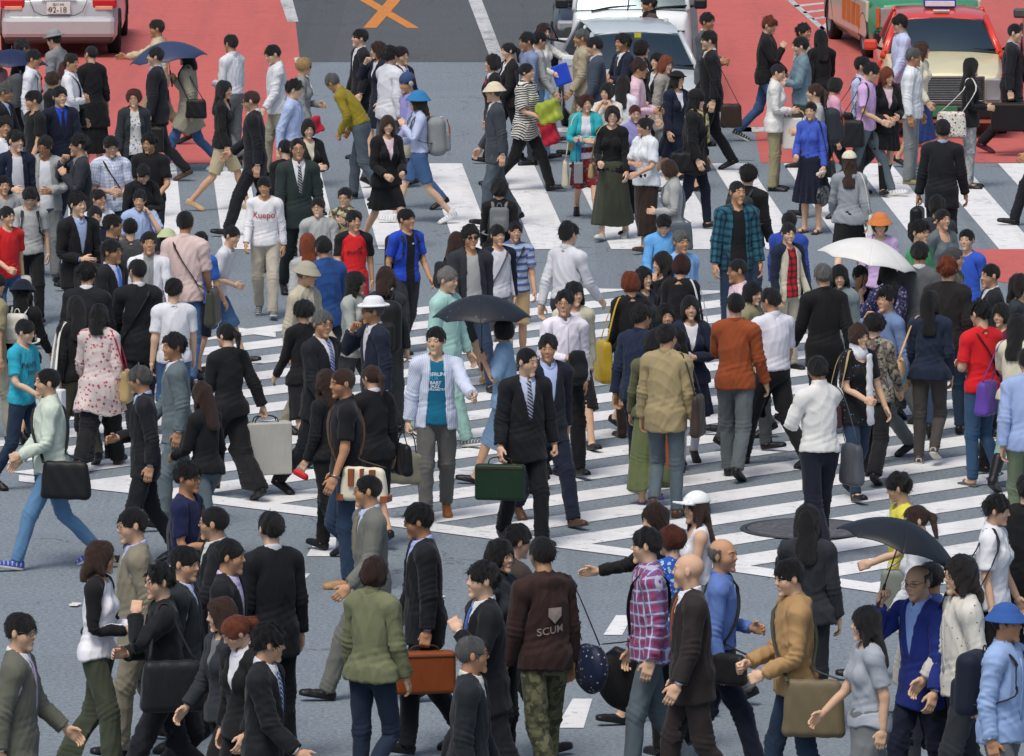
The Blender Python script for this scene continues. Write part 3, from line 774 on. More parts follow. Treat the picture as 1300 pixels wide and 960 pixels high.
def settle():
    """stand everyone on the ground; people who would overlap step apart along the line of sight"""
    for pr in PEOPLE:
        pr.h *= 1 + .08 * max(0, min(1, (pr.y - 500) / 170.0))
        pr.hh = pr.h + (.02 if not pr.hat else .05); pr.g = at(pr.x, pr.y, pr.hh)
        pr.dd = math.hypot(pr.g.x, pr.g.y); pr.u = (pr.g.x / pr.dd, pr.g.y / pr.dd); pr.d0 = pr.dd
        pr.tan = (HCAM - pr.hh) / pr.dd
    for it in range(60):
        mv = 0
        for i, a in enumerate(PEOPLE):
            for b in PEOPLE[i + 1:]:
                ax, ay, bx, by = a.u[0] * a.dd, a.u[1] * a.dd, b.u[0] * b.dd, b.u[1] * b.dd
                dx, dy = bx - ax, by - ay
                if abs(dx) > .5 or abs(dy) > .5: continue
                need = .46 if not getattr(a, 'close', 0) else .3
                q = need * need - dx * dx
                if q <= 0: continue
                q = math.sqrt(q)
                if abs(dy) < q:
                    k = (q - abs(dy)) / 2 * (1 if dy >= 0 else -1) * .7
                    if a.d0 > b.d0: k = -abs(k)
                    else: k = abs(k)
                    a.dd -= k; b.dd += k; mv += abs(k)
        if mv < .01: break
    for pr in PEOPLE:
        pr.hf = (pr.dd - pr.d0) * pr.tan                 # farther people must be a little shorter to keep their place
        pr.hf = max(-.16, min(.16, pr.hf)); pr.h2 = pr.h - pr.hf

def build(pr):
    sd_ = pr.sd; sex = pr.sex; kid = pr.h < 1.50; hsz = pr.hs or (1.0 if pr.h > 1.5 else 1.0 + (1.5 - pr.h) * .75)
    if sex == 'f' and not kid: hsz *= .98
    pose = pr.pose = Pose(sex, pr.legs, pr.arms, pr.lean, pr.yaw or random.Random(sd_ * 3).uniform(-24, 24), pr.nod or random.Random(sd_ * 5).uniform(-2, 12), pr.tw, hsz * (.975 if not kid else 1.0), pr.bend, pr.sd)
    sc = pr.h2 / 1.72; pr.sc = sc
    loc = Vector((pr.u[0] * pr.dd, pr.u[1] * pr.dd, 0))
    pr.M = Matrix.Translation(loc) @ Matrix.Rotation(pr.f * D2R, 4, 'Z') @ Matrix.Scale(sc, 4)
    # posing (a stride, a bow) lowers the head: move along the view ray so that the head keeps its place
    tipz = pose.pt('head', (0, .012, 1.722)); want = at(pr.x, pr.y, tipz[2] * sc + .02)
    off = Matrix.Rotation(pr.f * D2R, 3, 'Z') @ Vector((tipz[0] * sc, tipz[1] * sc, 0))
    k = (loc.y + off.y) / want.y if False else 1
    loc = Vector((want.x - off.x, want.y - off.y, 0)); pr.loc = loc
    pr.M = Matrix.Translation(loc) @ Matrix.Rotation(pr.f * D2R, 4, 'Z') @ Matrix.Scale(sc, 4)
    grip = lambda a: 'grip' if a in 'kKuUchl' else 'relax'
    t = body_tpl(sex, grip(pr.arms[0]), grip(pr.arms[1]), pr.bot.split()[0] in ('suit', 'jean', 'slim', 'wide'))
    tone = pr.skin or SKINS[pr.sd % len(SKINS)] if not (sex == 'f' or kid) else (pr.skin or SKINS[(0, 1, 3, 1)[pr.sd % 4]])
    V = pose.skin(t['V'], t['W']); body = link('person', mkmesh('person', V, t['F'], skinmat(tone, pr.sd * 7 % 4), t['V']))
    pr.o = body; body.location = loc; body.rotation_euler = (0, 0, pr.f * D2R); body.scale = (sc,) * 3
    tag(body, pr.label, 'person', pr.g_ if hasattr(pr, 'g_') else 'pedestrians on the crossing')
    sd = pr.sd; fat = pr.fat
    if fat == 1.0: fat = pr.fat = (.90, .96, 1.0, 1.04)[sd * 5 % 4] if sex == 'm' else (.88, .94)[sd % 2]
    # ---- lower clothes
    b = pr.bot.split(); bk = b[0]; bc = b[1]; bh = float(b[2]) if len(b) > 2 else None
    if bk == 'suit': put(pr, 'trousers', garment('trousers', sex, bh or .055, neck='suit', fat=fat), fabspec(bc), body, .008, sd + 9)
    elif bk in ('jean', 'slim'): put(pr, 'trousers', garment('trousers', sex, bh or .065, neck='slim', fat=fat), fabspec(bc), body, .005, sd + 9)
    elif bk == 'wide': put(pr, 'trousers', garment('trousers', sex, bh or .045, neck='wide', fat=fat), fabspec(bc), body, .007, sd + 9)
    elif bk == 'shorts': put(pr, 'shorts', garment('trousers', sex, bh or .50, neck='wide', fat=fat), fabspec(bc), body, .005, sd + 9)
    elif bk == 'skirt': put(pr, 'skirt', garment('skirt', sex, bh or .50, loose=.25 if (bh or .5) > .3 else .45), fabspec(bc), body, .005, sd + 9)
    elif bk == 'pleat': put(pr, 'skirt', garment('skirt', sex, bh or .52, loose=.75), fabspec(bc), body, .004, sd + 9)
    # ---- upper clothes
    tp = pr.top.split(); tk = tp[0]; o = .012
    if tk in ('suit', 'blazer'):
        hem = .745 if sex == 'm' else .84
        inner = 'collar' if tk == 'suit' else 'crew'
        j = put(pr, 'jacket', garment('top', sex, hem, .965, 'vee', fat), fabspec(tp[1], .8), body, .006, sd)
        sh = put(pr, 'shirt', garment('top', sex, 1.0, .995 if tk == 'suit' else .16, 'crew', fat), fabspec(tp[2]), body, 0, sd)
        if tk == 'suit': put(pr, 'shirt_collar', garment('collar', sex), fabspec(tp[2]), body)
        if len(tp) > 3 and tp[3] != '-':
            strip(pr, [(0, 1.452, .016), (0, 1.425, .019), (0, 1.40, .014), (0, 1.34, .021), (0, 1.24, .026), (0, 1.16, .029), (0, 1.125, .030)], sex, .0205, 'tie', fabspec(tp[3], .55), body, fat)
        o = .030
    elif tk == 'open':
        put(pr, 'overshirt', garment('top', sex, .82, .97, 'open', fat), fabspec(tp[1]), body, .006, sd)
        put(pr, 'shirt', garment('top', sex, .86, 0.16, 'crew', fat), fabspec(tp[2]), body, .003, sd + 1); o = .012
    else:
        nk, hem, slv, lo, amp = TOPS[tk]
        if len(tp) > 2 and tp[2][0] in '.01': hem = float(tp[2])
        nm = {'shirt': 'shirt', 'shirtout': 'shirt', 'sshirt': 'shirt', 'sshirtout': 'shirt', 'polo': 'polo_shirt', 'tee': 't_shirt', 'ltee': 't_shirt', 'jkt': 'jacket', 'hood': 'hooded_top', 'knit': 'sweater', 'coat': 'coat', 'coatc': 'coat',
              'tunic': 'tunic', 'dress': 'dress', 'tank': 'vest_top', 'blouse': 'blouse', 'sblouse': 'blouse', 'bigtee': 't_shirt'}[tk]
        bd = put(pr, nm, garment('top', sex, hem, slv, nk, fat, lo), fabspec(tp[1]), body, amp * 1.2, sd); o = .014 + lo
        if nk == 'collar': put(pr, 'collar', garment('collar', sex), fabspec(tp[1]), body)
        if tk in ('shirt', 'shirtout', 'sshirt', 'sshirtout', 'polo', 'jkt'):
            zb = max(hem + .02, 1.0) if tk != 'polo' else 1.30
            strip(pr, [(0, 1.395 - (1.395 - zb) * k / 6, .013) for k in range(7)], sex, o - .0015, 'placket', fabspec(tp[1]), bd, fat)
    pr.off = o
    # ---- shoes
    sh = pr.shoes.split()
    if sh[0] != '-':
        for q in 'LR':
            t = shoe_tpl(sh[0], q); put(pr, 'shoe' if sh[0] != 'boot' else 'boot', t, fabric(sh[1], '', rough=.4) if sh[0] != 'sneaker' else sneaker(sh[1]), body)
    # ---- hair, hat, glasses
    hr = pr.hair.split()
    if pr.hat and hr[0] in ('short', 'spiky', 'thin'): hr[0] = 'crop'
    if hr[0] != 'none':
        hs = (sd * 5) % 6
        put(pr, 'hair', hair_tpl(hr[0], hs), hairmat(hr[1] if hr[1] in C else 'hblack'), body)
    if pr.hat:
        hk, hc = pr.hat.split()[:2]; ht = hat_tpl(hk)
        if hr[0] != 'crop': ht = dict(ht); c0 = _v((0, .014, 1.62)); ht['V'] = (ht['V'] - c0) * 1.10 + c0
        put(pr, 'hat', ht, fabspec(hc), body, .0, sd)
    if pr.gl: glasses(pr, body, pr.gl)
    if pr.text: decal(pr, body, pr.text[1], pr.text[0], sex, o, fat, *(pr.text[2:3] if len(pr.text) > 2 else []))
    for e in pr.extra: e(pr)

def sneaker(c):
    k = ('snk', c)
    if k in _mats: return _mats[k]
    g = NG('sneaker_' + c); z = g.xyz(g.attr('rest'))
    cc = g.mix(g.math('LESS_THAN', z[2], .024), col(c), col('offwh')); cc = g.mix(g.math('MULTIPLY', g.math('LESS_THAN', g.math('FRACT', g.math('MULTIPLY', z[1], 28)), .3), g.math('LESS_THAN', g.math('ABSOLUTE', g.math('SUBTRACT', z[2], .05)), .018)), cc, col('lgrey'))
    _mats[k] = g.out(cc, .6); return _mats[k]
_gl = {}
def glasses(pr, body, kind):
    def b():
        V, F = [], []; 
        def tube(pts, r):
            n0 = len(V); pts = [_v(p) for p in pts]
            for i, p in enumerate(pts):
                d = pts[min(i + 1, len(pts) - 1)] - pts[max(i - 1, 0)]; d /= np.linalg.norm(d); a = np.cross(d, (0, 0, 1.)); a = a / np.linalg.norm(a) if np.linalg.norm(a) > .1 else _v((0, 1, 0)); c = np.cross(d, a)
                for k in range(4): V.append(p + r * (math.cos(k * math.pi / 2) * a + math.sin(k * math.pi / 2) * c))
            for i in range(len(pts) - 1):
                for k in range(4): F.append((n0 + i * 4 + k, n0 + i * 4 + (k + 1) % 4, n0 + i * 4 + 4 + (k + 1) % 4, n0 + i * 4 + 4 + k))
        for s in (-1, 1):
            tube([(s * .032 + .022 * math.cos(t), -.0985 + .012 * abs(s * .032 + .022 * math.cos(t)) / .05, 1.616 + .0155 * math.sin(t)) for t in np.linspace(0, 2 * math.pi, 13)], .0019)
            tube([(s * .054, -.088, 1.620), (s * .079, -.03, 1.624), (s * .082, .015, 1.622)], .0019)
        tube([(-.010, -.101, 1.620), (.010, -.101, 1.620)], .0019)
        return one(_v(V), np.array(F), 'head')
    t = tpl(('glasses',), b); g = put(pr, 'glasses', t, plain('dgrey' if kind != 2 else 'black', .35, .6), body)
    if kind == 2:
        def b2():
            V, F = [], []
            for s in (-1, 1):
                n0 = len(V)
                for yy in (-.0985, -.0955):
                    for t in np.linspace(0, 2 * math.pi, 13)[:-1]: x = s * .032 + .022 * math.cos(t); V.append((x, yy + .012 * abs(x) / .05, 1.616 + .0155 * math.sin(t)))
                for k in range(1, 11, 2): 
                    if k + 2 <= 11: F.append((n0, n0 + k, n0 + k + 1, n0 + min(k + 2, 11)))
                for k in range(12): F.append((n0 + k, n0 + (k + 1) % 12, n0 + 12 + (k + 1) % 12, n0 + 12 + k))
            return one(_v(V), np.array(F), 'head')
        put(pr, 'lens', tpl(('lens',), b2), plain('black', .1), g)

# ------------------------------------------------------------------ things people carry (each one a thing of its own)
def wl(pr, p):                      # person space -> world
    return _v((pr.M @ Vector(p))[:])
def tubeVF(pts, r, n=6, flat=None):
    pts = [_v(p) for p in pts]; V, F = [], []
    for i, p in enumerate(pts):
        d = pts[min(i + 1, len(pts) - 1)] - pts[max(i - 1, 0)]; d = d / max(np.linalg.norm(d), 1e-9)
        a = np.cross(d, (0, 0, 1.)); a = a / np.linalg.norm(a) if np.linalg.norm(a) > .15 else _v((0, 1, 0)); c = np.cross(d, a); c /= np.linalg.norm(c)
        rr = r[i] if isinstance(r, (list, tuple)) else r
        for k in range(n): t = 2 * math.pi * k / n; V.append(p + rr * math.cos(t) * a + (flat or rr) * math.sin(t) * c)
    for i in range(len(pts) - 1):
        for k in range(n): F.append((i * n + k, i * n + (k + 1) % n, (i + 1) * n + (k + 1) % n, (i + 1) * n + k))
    m = len(V); V += [pts[0], pts[-1]]; e = (len(pts) - 1) * n; T = [(m, (k + 1) % n, k) for k in range(n)] + [(m + 1, e + k, e + (k + 1) % n) for k in range(n)]
    return _v(V), np.array(F), np.array(T)
def worldobj(name, V, F, mat, parent=None, T=None, rest=None, smooth=True, origin=None):
    """V in world space; the object's origin sits at its base"""
    V = _v(V)
    if parent is None:
        og = _v(origin) if origin is not None else _v(((V[:, 0].min() + V[:, 0].max()) / 2, (V[:, 1].min() + V[:, 1].max()) / 2, V[:, 2].min()))
        o = link(name, mkmesh(name, V - og, F, mat, rest if rest is not None else V - og, smooth, T)); o.location = og; o['_og'] = list(og); _og[o.name] = og; del o['_og']
    else:
        og = _og[parent.name]; o = link(name, mkmesh(name, V - og, F, mat, rest if rest is not None else V - og, smooth, T), parent); _og[o.name] = og
    return o
_og = {}
def bagshape(kind, w, h, d):
    """bag body in its own frame: x thickness, y width, z from 0 (top) down to -h"""
    def f(P):
        if kind == 'paper': return box(P, (0, 0, -h / 2), (d / 2, w / 2, h / 2), .004)
        t = np.clip(-P[:, 2] / h, 0, 1); q = P.copy()
        if kind == 'case': return box(P, (0, 0, -h / 2), (d / 2, w / 2, h / 2), .025)
        if kind == 'hobo': return smax(ell(P, (0, 0, -h * .52), (d / 2, w / 2, h * .52)), -ell(P, (0, 0, .04), (d, w * .3, h * .22)), .02) + .002 * np.sin(P[:, 1] * 60 + P[:, 2] * 25)
        if kind == 'pack': return smin(box(P, (0, 0, -h / 2), (d / 2, w / 2, h / 2), min(d, w) * .42), box(P, (d * .45, 0, -h * .66), (d * .25, w * .36, h * .24), .04), .02)
        q[:, 0] = P[:, 0] / (.45 + .55 * np.sqrt(t)); q[:, 1] = P[:, 1] / (.86 + .14 * t)
        return box(q, (0, 0, -h / 2), (d / 2, w / 2, h / 2), min(d * .4, .05)) * .8 + .002 * np.sin(P[:, 1] * 50 + P[:, 2] * 30)
    k = .012 if max(w, h) > .3 else .010
    return nets(f, (-d * .9 - .04, -w / 2 - .04, -h - .04), (d * .95 + .04, w / 2 + .04, .05), k)
def bagbody(pr, name, kind, size, colour, anchor, yaw=0, roll=0, rough=.5):
    w, h, d = size; V, F = tpl(('bag', kind, size), lambda: bagshape(kind, w, h, d))
    R = Rz(yaw * D2R) @ Rx(roll * D2R); L = V @ R.T + _v(anchor)
    Wd = np.array([wl(pr, p) for p in L]) if len(L) < 1 else (np.array(pr.M)[:3, :3] @ L.T).T + np.array(pr.M)[:3, 3]
    t = colour.split('/'); o = worldobj(name, Wd, F, fabric(t[0], *t[1:], rough=rough), rest=V)
    return o, (lambda p: wl(pr, _v(anchor) + R @ _v(p)))
def strap(pr, o, pts, colour, r=.008, flat=None, name='strap', world=False):
    if not world: pts = [wl(pr, p) for p in pts]
    pts = [_v(p) for p in pts]
    if len(pts) > 3:                       # let the strap hang in a curve instead of corners
        q = []
        for i in range(len(pts) - 1):
            a, b, c, d = pts[max(i - 1, 0)], pts[i], pts[i + 1], pts[min(i + 2, len(pts) - 1)]
            for t in (0, .33, .66): q.append(.5 * (2 * b + (c - a) * t + (2 * a - 5 * b + 4 * c - d) * t * t + (3 * b - a - 3 * c + d) * t ** 3))
        pts = q + [pts[-1]]
    V, F, T = tubeVF(pts, r, 6, flat); return worldobj(name, V, F, fabric(colour, '', rough=.6), o, T)
def tri(pr, side): return 1 if side == 'L' else -1
def handpt(pr, side): return pr.pose.pt('hand' + side, pr.pose.j['hand' + side] + (pr.pose.j['tip' + side] - pr.pose.j['hand' + side]) * .52)
def carry(label, colour, side='R', kind='case', size=(.40, .29, .10), drop=.05, name=None, hcol='black', group=None, cat=None, extra=None, yaw=0):
    """a bag hanging from the hand"""
    def f(pr):
        hp = handpt(pr, side); a = hp - _v((0, 0, drop)); w, h, d = size
        nm = name or {'case': 'briefcase', 'paper': 'shopping_bag', 'tote': 'handbag', 'hobo': 'handbag', 'pack': 'bag'}[kind]
        o, tr = bagbody(pr, nm, kind, size, colour, a, yaw)
        tag(o, label, cat or nm.replace('_', ' '), group)
        g = _v((0, 0, drop))
        for dx in ((-d * .25, d * .25) if kind in ('paper', 'tote') else (0,)):
            strap(pr, o, [tr((dx, -w * .24, -.005)), tr((dx, -w * .20, drop * .7)), tr((dx * .2, -.03, drop)), tr((dx * .2, .03, drop)), tr((dx, w * .20, drop * .7)), tr((dx, w * .24, -.005))], hcol, .006, name='handle', world=True)
        if kind == 'case':
            Vb, Fb = boxVF((-d * .04, -w / 2 - .002, -h * .42), (d / 2 + .003, w / 2 + .002, .002)) if False else (None, None)
            for yy in (-w * .28, w * .28):
                V, F = boxVF((-.012, yy - .018, -.012), (.012, yy + .018, .004)); worldobj('clasp', [tr(p) for p in V], F, plain('gold', .3, .8), o, smooth=False)
            V, F = boxVF((-d / 2 - .004, -w / 2 + .01, -.035), (d / 2 + .004, w / 2 - .01, -.027)); worldobj('piping', [tr(p) for p in V], F, fabric('brown', '', rough=.5), o, smooth=False)
        if extra: extra(pr, o, tr)
    return f
def boxVF(a, b):
    V = [(x, y, z) for x in (a[0], b[0]) for y in (a[1], b[1]) for z in (a[2], b[2])]
    return _v(V), np.array([(0, 1, 3, 2), (4, 6, 7, 5), (0, 4, 5, 1), (2, 3, 7, 6), (0, 2, 6, 4), (1, 5, 7, 3)])
def shoulder(label, colour, side='R', kind='tote', size=(.32, .26, .12), name='shoulder_bag', drop=.50, group=None, scol=None, fwd=0.0, cat=None):
    """a bag under the arm, its strap over the shoulder"""
    def f(pr):
        s = tri(pr, side); sx = JJ[pr.sex]['uarmL'][0]; sh = pr.pose.pt('chest', (s * (sx - .035), .012, 1.447 + pr.off)); w, h, d = size
        a = _v((s * (sx + .105 + d * .3), sh[1] + .03 - fwd, sh[2] - drop)); o, tr = bagbody(pr, name, kind, size, colour, a)
        tag(o, label, cat or 'bag', group); sc_ = scol or colour.split('/')[0]
        for k in (-1, 1):
            top = sh + _v((0, 0, .004)); mid = _v((s * (sx + .062), sh[1] + k * .085, sh[2] - .15))
            strap(pr, o, [top - _v((s * .02, 0, 0)), sh + _v((s * .035, k * .045, -.012)), mid, a + _v((0, k * w * .34, -.012))], sc_, .012, .004)
    return f
def cross(label, colour, side='L', kind='tote', size=(.32, .24, .10), name='messenger_bag', group=None, scol=None, z=.98, back=0.0, cat=None, trim=None):
    """a bag at the hip with its strap across the body from the other shoulder"""
    def f(pr):
        s = tri(pr, side); sx = JJ[pr.sex]['uarmL'][0]; fat = pr.fat; w, h, d = size
        a = pr.pose.pt('pelvis', (s * .175, back, z)) + _v((s * (.035 + d * .5), 0, 0)); o, tr = bagbody(pr, name, kind, size, colour, a, -s * back * 220)
        tag(o, label, cat or 'bag', group); sc_ = scol or colour.split('/')[0]
        if trim:
            for yy in (-w * .22, w * .22):
                V, F = boxVF((s * d * .30 if s > 0 else -d * .62, yy - .022, -h * .55), (d * .62 if s > 0 else -d * .30, yy + .022, -h * .05)); worldobj('leather_tab', [tr(p) for p in V], F, fabric(trim, '', rough=.5), o, smooth=False)
            V, F = boxVF((-d * .60, -w * .03, -h * .92), (d * .60, w * .03, -.01)); worldobj('leather_band', [tr(p) for p in V], F, fabric(trim, '', rough=.5), o, smooth=False)
            for yy in (-w * .46, w * .46):
                V, F = boxVF((-d * .5, yy - .03, -h * .98), (d * .5, yy + .03, -h * .80)); worldobj('corner_patch', [tr(p) for p in V], F, fabric(trim, '', rough=.5), o, smooth=False)
        for bk in (False, True):
            pts = []
            for t in np.linspace(0, 1, 12):
                x = -s * (sx - .06) + s * (sx - .06 + .14) * t; zz = 1.43 - (1.43 - z - .04) * t
                y = float(front_y(x, min(zz, 1.395), pr.off + .012, pr.sex, fat, bk)); 
                if t == 0: y, zz = .012 + (.02 if bk else -.02), 1.443 + pr.off + .006
                p = _v((x, y, zz)); pts.append(pr.pose.skin(p[None], skinw(p[None], pr.sex))[0])
            pts.append(a + _v((0, w * .42 * (1 if bk else -1), -.01)))
            strap(pr, o, pts, sc_, .014, .005)
    return f
def backpack(label, colour, size=(.30, .42, .17), name='backpack', group=None, scol=None, acc=None):
    def f(pr):
        w, h, d = size; R = pr.pose.R['chest']; b0 = pr.pose.pt('chest', (0, .118 * pr.fat + pr.off + d * .42, 1.40))
        V, F = tpl(('bag', 'pack', size), lambda: bagshape('pack', w, h, d))
        B = np.stack([-V[:, 1], V[:, 0], V[:, 2]], 1)
        L = B @ R.T + b0; Wd = (np.array(pr.M)[:3, :3] @ L.T).T + np.array(pr.M)[:3, 3]
        t = colour.split('/'); o = worldobj(name, Wd, F, fabric(t[0], *t[1:], rough=.7), rest=V); tag(o, label, 'backpack', group)
        for s in (-1, 1):
            pts = [pr.pose.pt('chest', (s * .07, .13, 1.39))]; pts.append(pr.pose.pt('chest', (s * .085, .03, 1.455 + pr.off)))
            for zz in (1.39, 1.33, 1.25, 1.17): pts.append(pr.pose.pt('chest', (s * (.10 + (1.39 - zz) * .12), float(front_y(s * .10, zz, pr.off + .018, pr.sex, pr.fat)), zz)))
            pts.append(pr.pose.pt('chest', (s * .19, .03, 1.10))); pts.append(pr.pose.pt('chest', (s * .13, .14, 1.08)))
            strap(pr, o, pts, scol or t[0], .018, .005)
        if acc:
            V2 = [(-.035, d * 1.02, -.04), (.035, d * 1.02, -.04)]; pts = [pr.pose.pt('chest', (x, .118 + pr.off + d * y, z)) for x, y, z in ((0.05, .96, 1.36), (.05, 1.08, 1.25), (.05, 1.05, 1.05))]
            strap(pr, o, pts, acc, .022, .012, 'pocket_trim')
        hp = pr.pose.pt('chest', (0, .15, 1.42)); strap(pr, o, [hp + _v((-.03, 0, -.02)), hp + _v((-.015, 0, .02)), hp + _v((.015, 0, .02)), hp + _v((.03, 0, -.02))], scol or t[0], .006, name='handle')
    return f
def canopymat(t):
    k = ('canopy',) + tuple(t)
    if k in _mats: return _mats[k]
    g = NG('umbrella_cloth'); r = g.attr('rest'); X = g.xyz(r); c = col(t[0])
    if len(t) > 1: c = g.mix(g.math('LESS_THAN', g.voro(r, 15), .16), c, col(t[2]))
    seg = g.math('ABSOLUTE', g.math('SINE', g.math('MULTIPLY', g.math('ARCTAN2', X[1], X[0]), 4)))
    g.bump(g.ramp(seg, 0, .12), .35, .006); g.b.inputs['Transmission Weight'].default_value = 0.0
    c = g.hsv(c, g.ramp(g.noise(r, 4, 3), .3, .7, .92, 1.06)); _mats[k] = g.out(c, .5, 0, .35); return _mats[k]
def umbrella(label, colour, side='R', R=.52, tilt=(0, .1), up=.62, group=None, hcol='dgrey', under=None):
    """open umbrella held in the hand; tilt (x right, y away) in world axes"""
    def f(pr):
        hp = wl(pr, handpt(pr, side)); ax = _v((tilt[0], tilt[1], 1)); ax /= np.linalg.norm(ax); u = np.cross(ax, (0, 1., 0)); u /= np.linalg.norm(u); v = np.cross(ax, u)
        top = hp + ax * up; V, F = [], []; NR, NT = 9, 48; depth = R * .46
        for sgn, off in ((1, 0), (-1, -.006)):
            for i in range(NR):
                r = i / (NR - 1)
                for k in range(NT):
                    t = 2 * math.pi * k / NT; sc_ = abs(math.sin(4 * t)); rr = R * r * (1 - .055 * sc_ * r * r); zz = -depth * (r ** 1.9) + .022 * sc_ * r * r * 1.0 + off
                    V.append(top + u * rr * math.cos(t) + v * rr * math.sin(t) + ax * zz)
        m = NR * NT
        for i in range(NR - 1):
            for k in range(NT):
                a, b_, c_, d_ = i * NT + k, i * NT + (k + 1) % NT, (i + 1) * NT + (k + 1) % NT, (i + 1) * NT + k
                F += [(a, d_, c_, b_), (a + m, b_ + m, c_ + m, d_ + m)]
        for k in range(NT): a = (NR - 1) * NT + k; b_ = (NR - 1) * NT + (k + 1) % NT; F.append((a, a + m, b_ + m, b_))
        Vh, Fh, Th = tubeVF([hp - ax * .16, hp - ax * .05, hp + ax * .05], [.013, .014, .010]); o = bpy.data.objects.new('umbrella', None); COL.objects.link(o); og = hp - ax * .16
        o.location = og; o.empty_display_size = .1; _og[o.name] = og; tag(o, label, 'umbrella', group)
        t = colour.split('/'); cm = canopymat(t)
        RT = np.array([(R * (i // NT % NR) / (NR - 1) * math.cos(2 * math.pi * (i % NT) / NT), R * (i // NT % NR) / (NR - 1) * math.sin(2 * math.pi * (i % NT) / NT), 0) for i in range(2 * m)])
        worldobj('canopy', V, np.array(F), cm, o, rest=RT)
        worldobj('handle', Vh, Fh, plain('brown', .4), o, Th)
        Vs, Fs, Ts = tubeVF([hp + ax * .03, top + ax * .05], .005); worldobj('shaft', Vs, Fs, plain(hcol, .3, .9), o, Ts)
        for k in range(8):
            t = 2 * math.pi * k / 8; pts = [top + (u * math.cos(t) + v * math.sin(t)) * R * r - ax * (depth * r ** 1.9 + .012) for r in (0.03, .35, .7, .985)]
            Vs, Fs, Ts = tubeVF(pts, .0028, 4); worldobj('rib', Vs, Fs, plain(hcol, .3, .9), o, Ts)
    return f
def held(label, name, size, colour, side='R', cat=None, group=None, rough=.4, tilt=20, up=0.02):
    """a small thing in the hand (phone, paper, bottle, folded jacket)"""
    def f(pr):
        hp = handpt(pr, side) + _v((0, -.02, up)); w, h, d = size
        soft = any(k in name for k in ('jacket', 'bag', 'cardigan'))
        fn = (lambda P: box(P * _v((1, 1 + .25 * (name[-3:] != 'bag'), 1)) + _v((.012, .010, 0)) * np.sin(P[:, 2:3] * 30 + P[:, 1:2] * 12), (0, 0, 0), (w * .38, d * .46, h * .5), min(w, d) * .22) + .006 * np.sin(P[:, 1] * 55 + 2 * np.sin(P[:, 2] * 22)) + .004 * np.sin(P[:, 2] * 40 + P[:, 0] * 50)) if soft else (lambda P: box(P, (0, 0, 0), (w / 2, d / 2, h / 2), min(size) * .3))
        V, F = nets(fn, (-w, -d - .02, -h), (w, d + .02, h), max(min(size) * .35, .006) if not soft else .014)
        Rm = Rx(-tilt * D2R); L = V @ Rm.T + hp; Wd = (np.array(pr.M)[:3, :3] @ L.T).T + np.array(pr.M)[:3, 3]
        t = colour.split('/'); o = worldobj(name, Wd, F, fabric(t[0], *t[1:], rough=rough), rest=V); tag(o, label, cat or name.replace('_', ' '), group)
    return f
def scarf(colour, long=.35):
    def f(pr):
        def b(P):
            d = smax(cap(P, (0, .0, 1.435), (0, .02, 1.485), .092, .085), -cap(P, (0, .0, 1.38), (0, .02, 1.6), .056, .058), .01)
            d = smin(d, cap(P * _v((1, 1.8, 1)), (.04, -.125 * 1.8, 1.42), (.06, -.155 * 1.8, 1.42 - long), .035, .042), .02)
            return d + .004 * np.sin(P[:, 2] * 60 + P[:, 0] * 80)
        t = tpl(('scarf', long), lambda: T_from(b, (-.14, -.24, 1.40 - long - .08), (.16, .14, 1.53), .011, pr.sex))
        t2 = dict(t); t2['W'] = skinw(t['V'], pr.sex); put(pr, 'scarf', t2, fabspec(colour), pr.o, .003, 5)
    return f
def watch(side='L'):
    def f(pr):
        j = JJ[pr.sex]; c = j['hand' + side]; d = j['farm' + side] - c; d /= np.linalg.norm(d); pts = []
        a = np.cross(d, (0, 1., 0)); a /= np.linalg.norm(a); b = np.cross(d, a)
        pts = [c + d * .02 + .031 * (a * math.cos(t) + b * math.sin(t)) for t in np.linspace(0, 2 * math.pi, 15)]
        V, F, T = tubeVF(pts, .007, 6); t = one(V, F, 'farm' + side); put(pr, 'watch', t, plain('lgrey', .25, .9), pr.o)
    return f
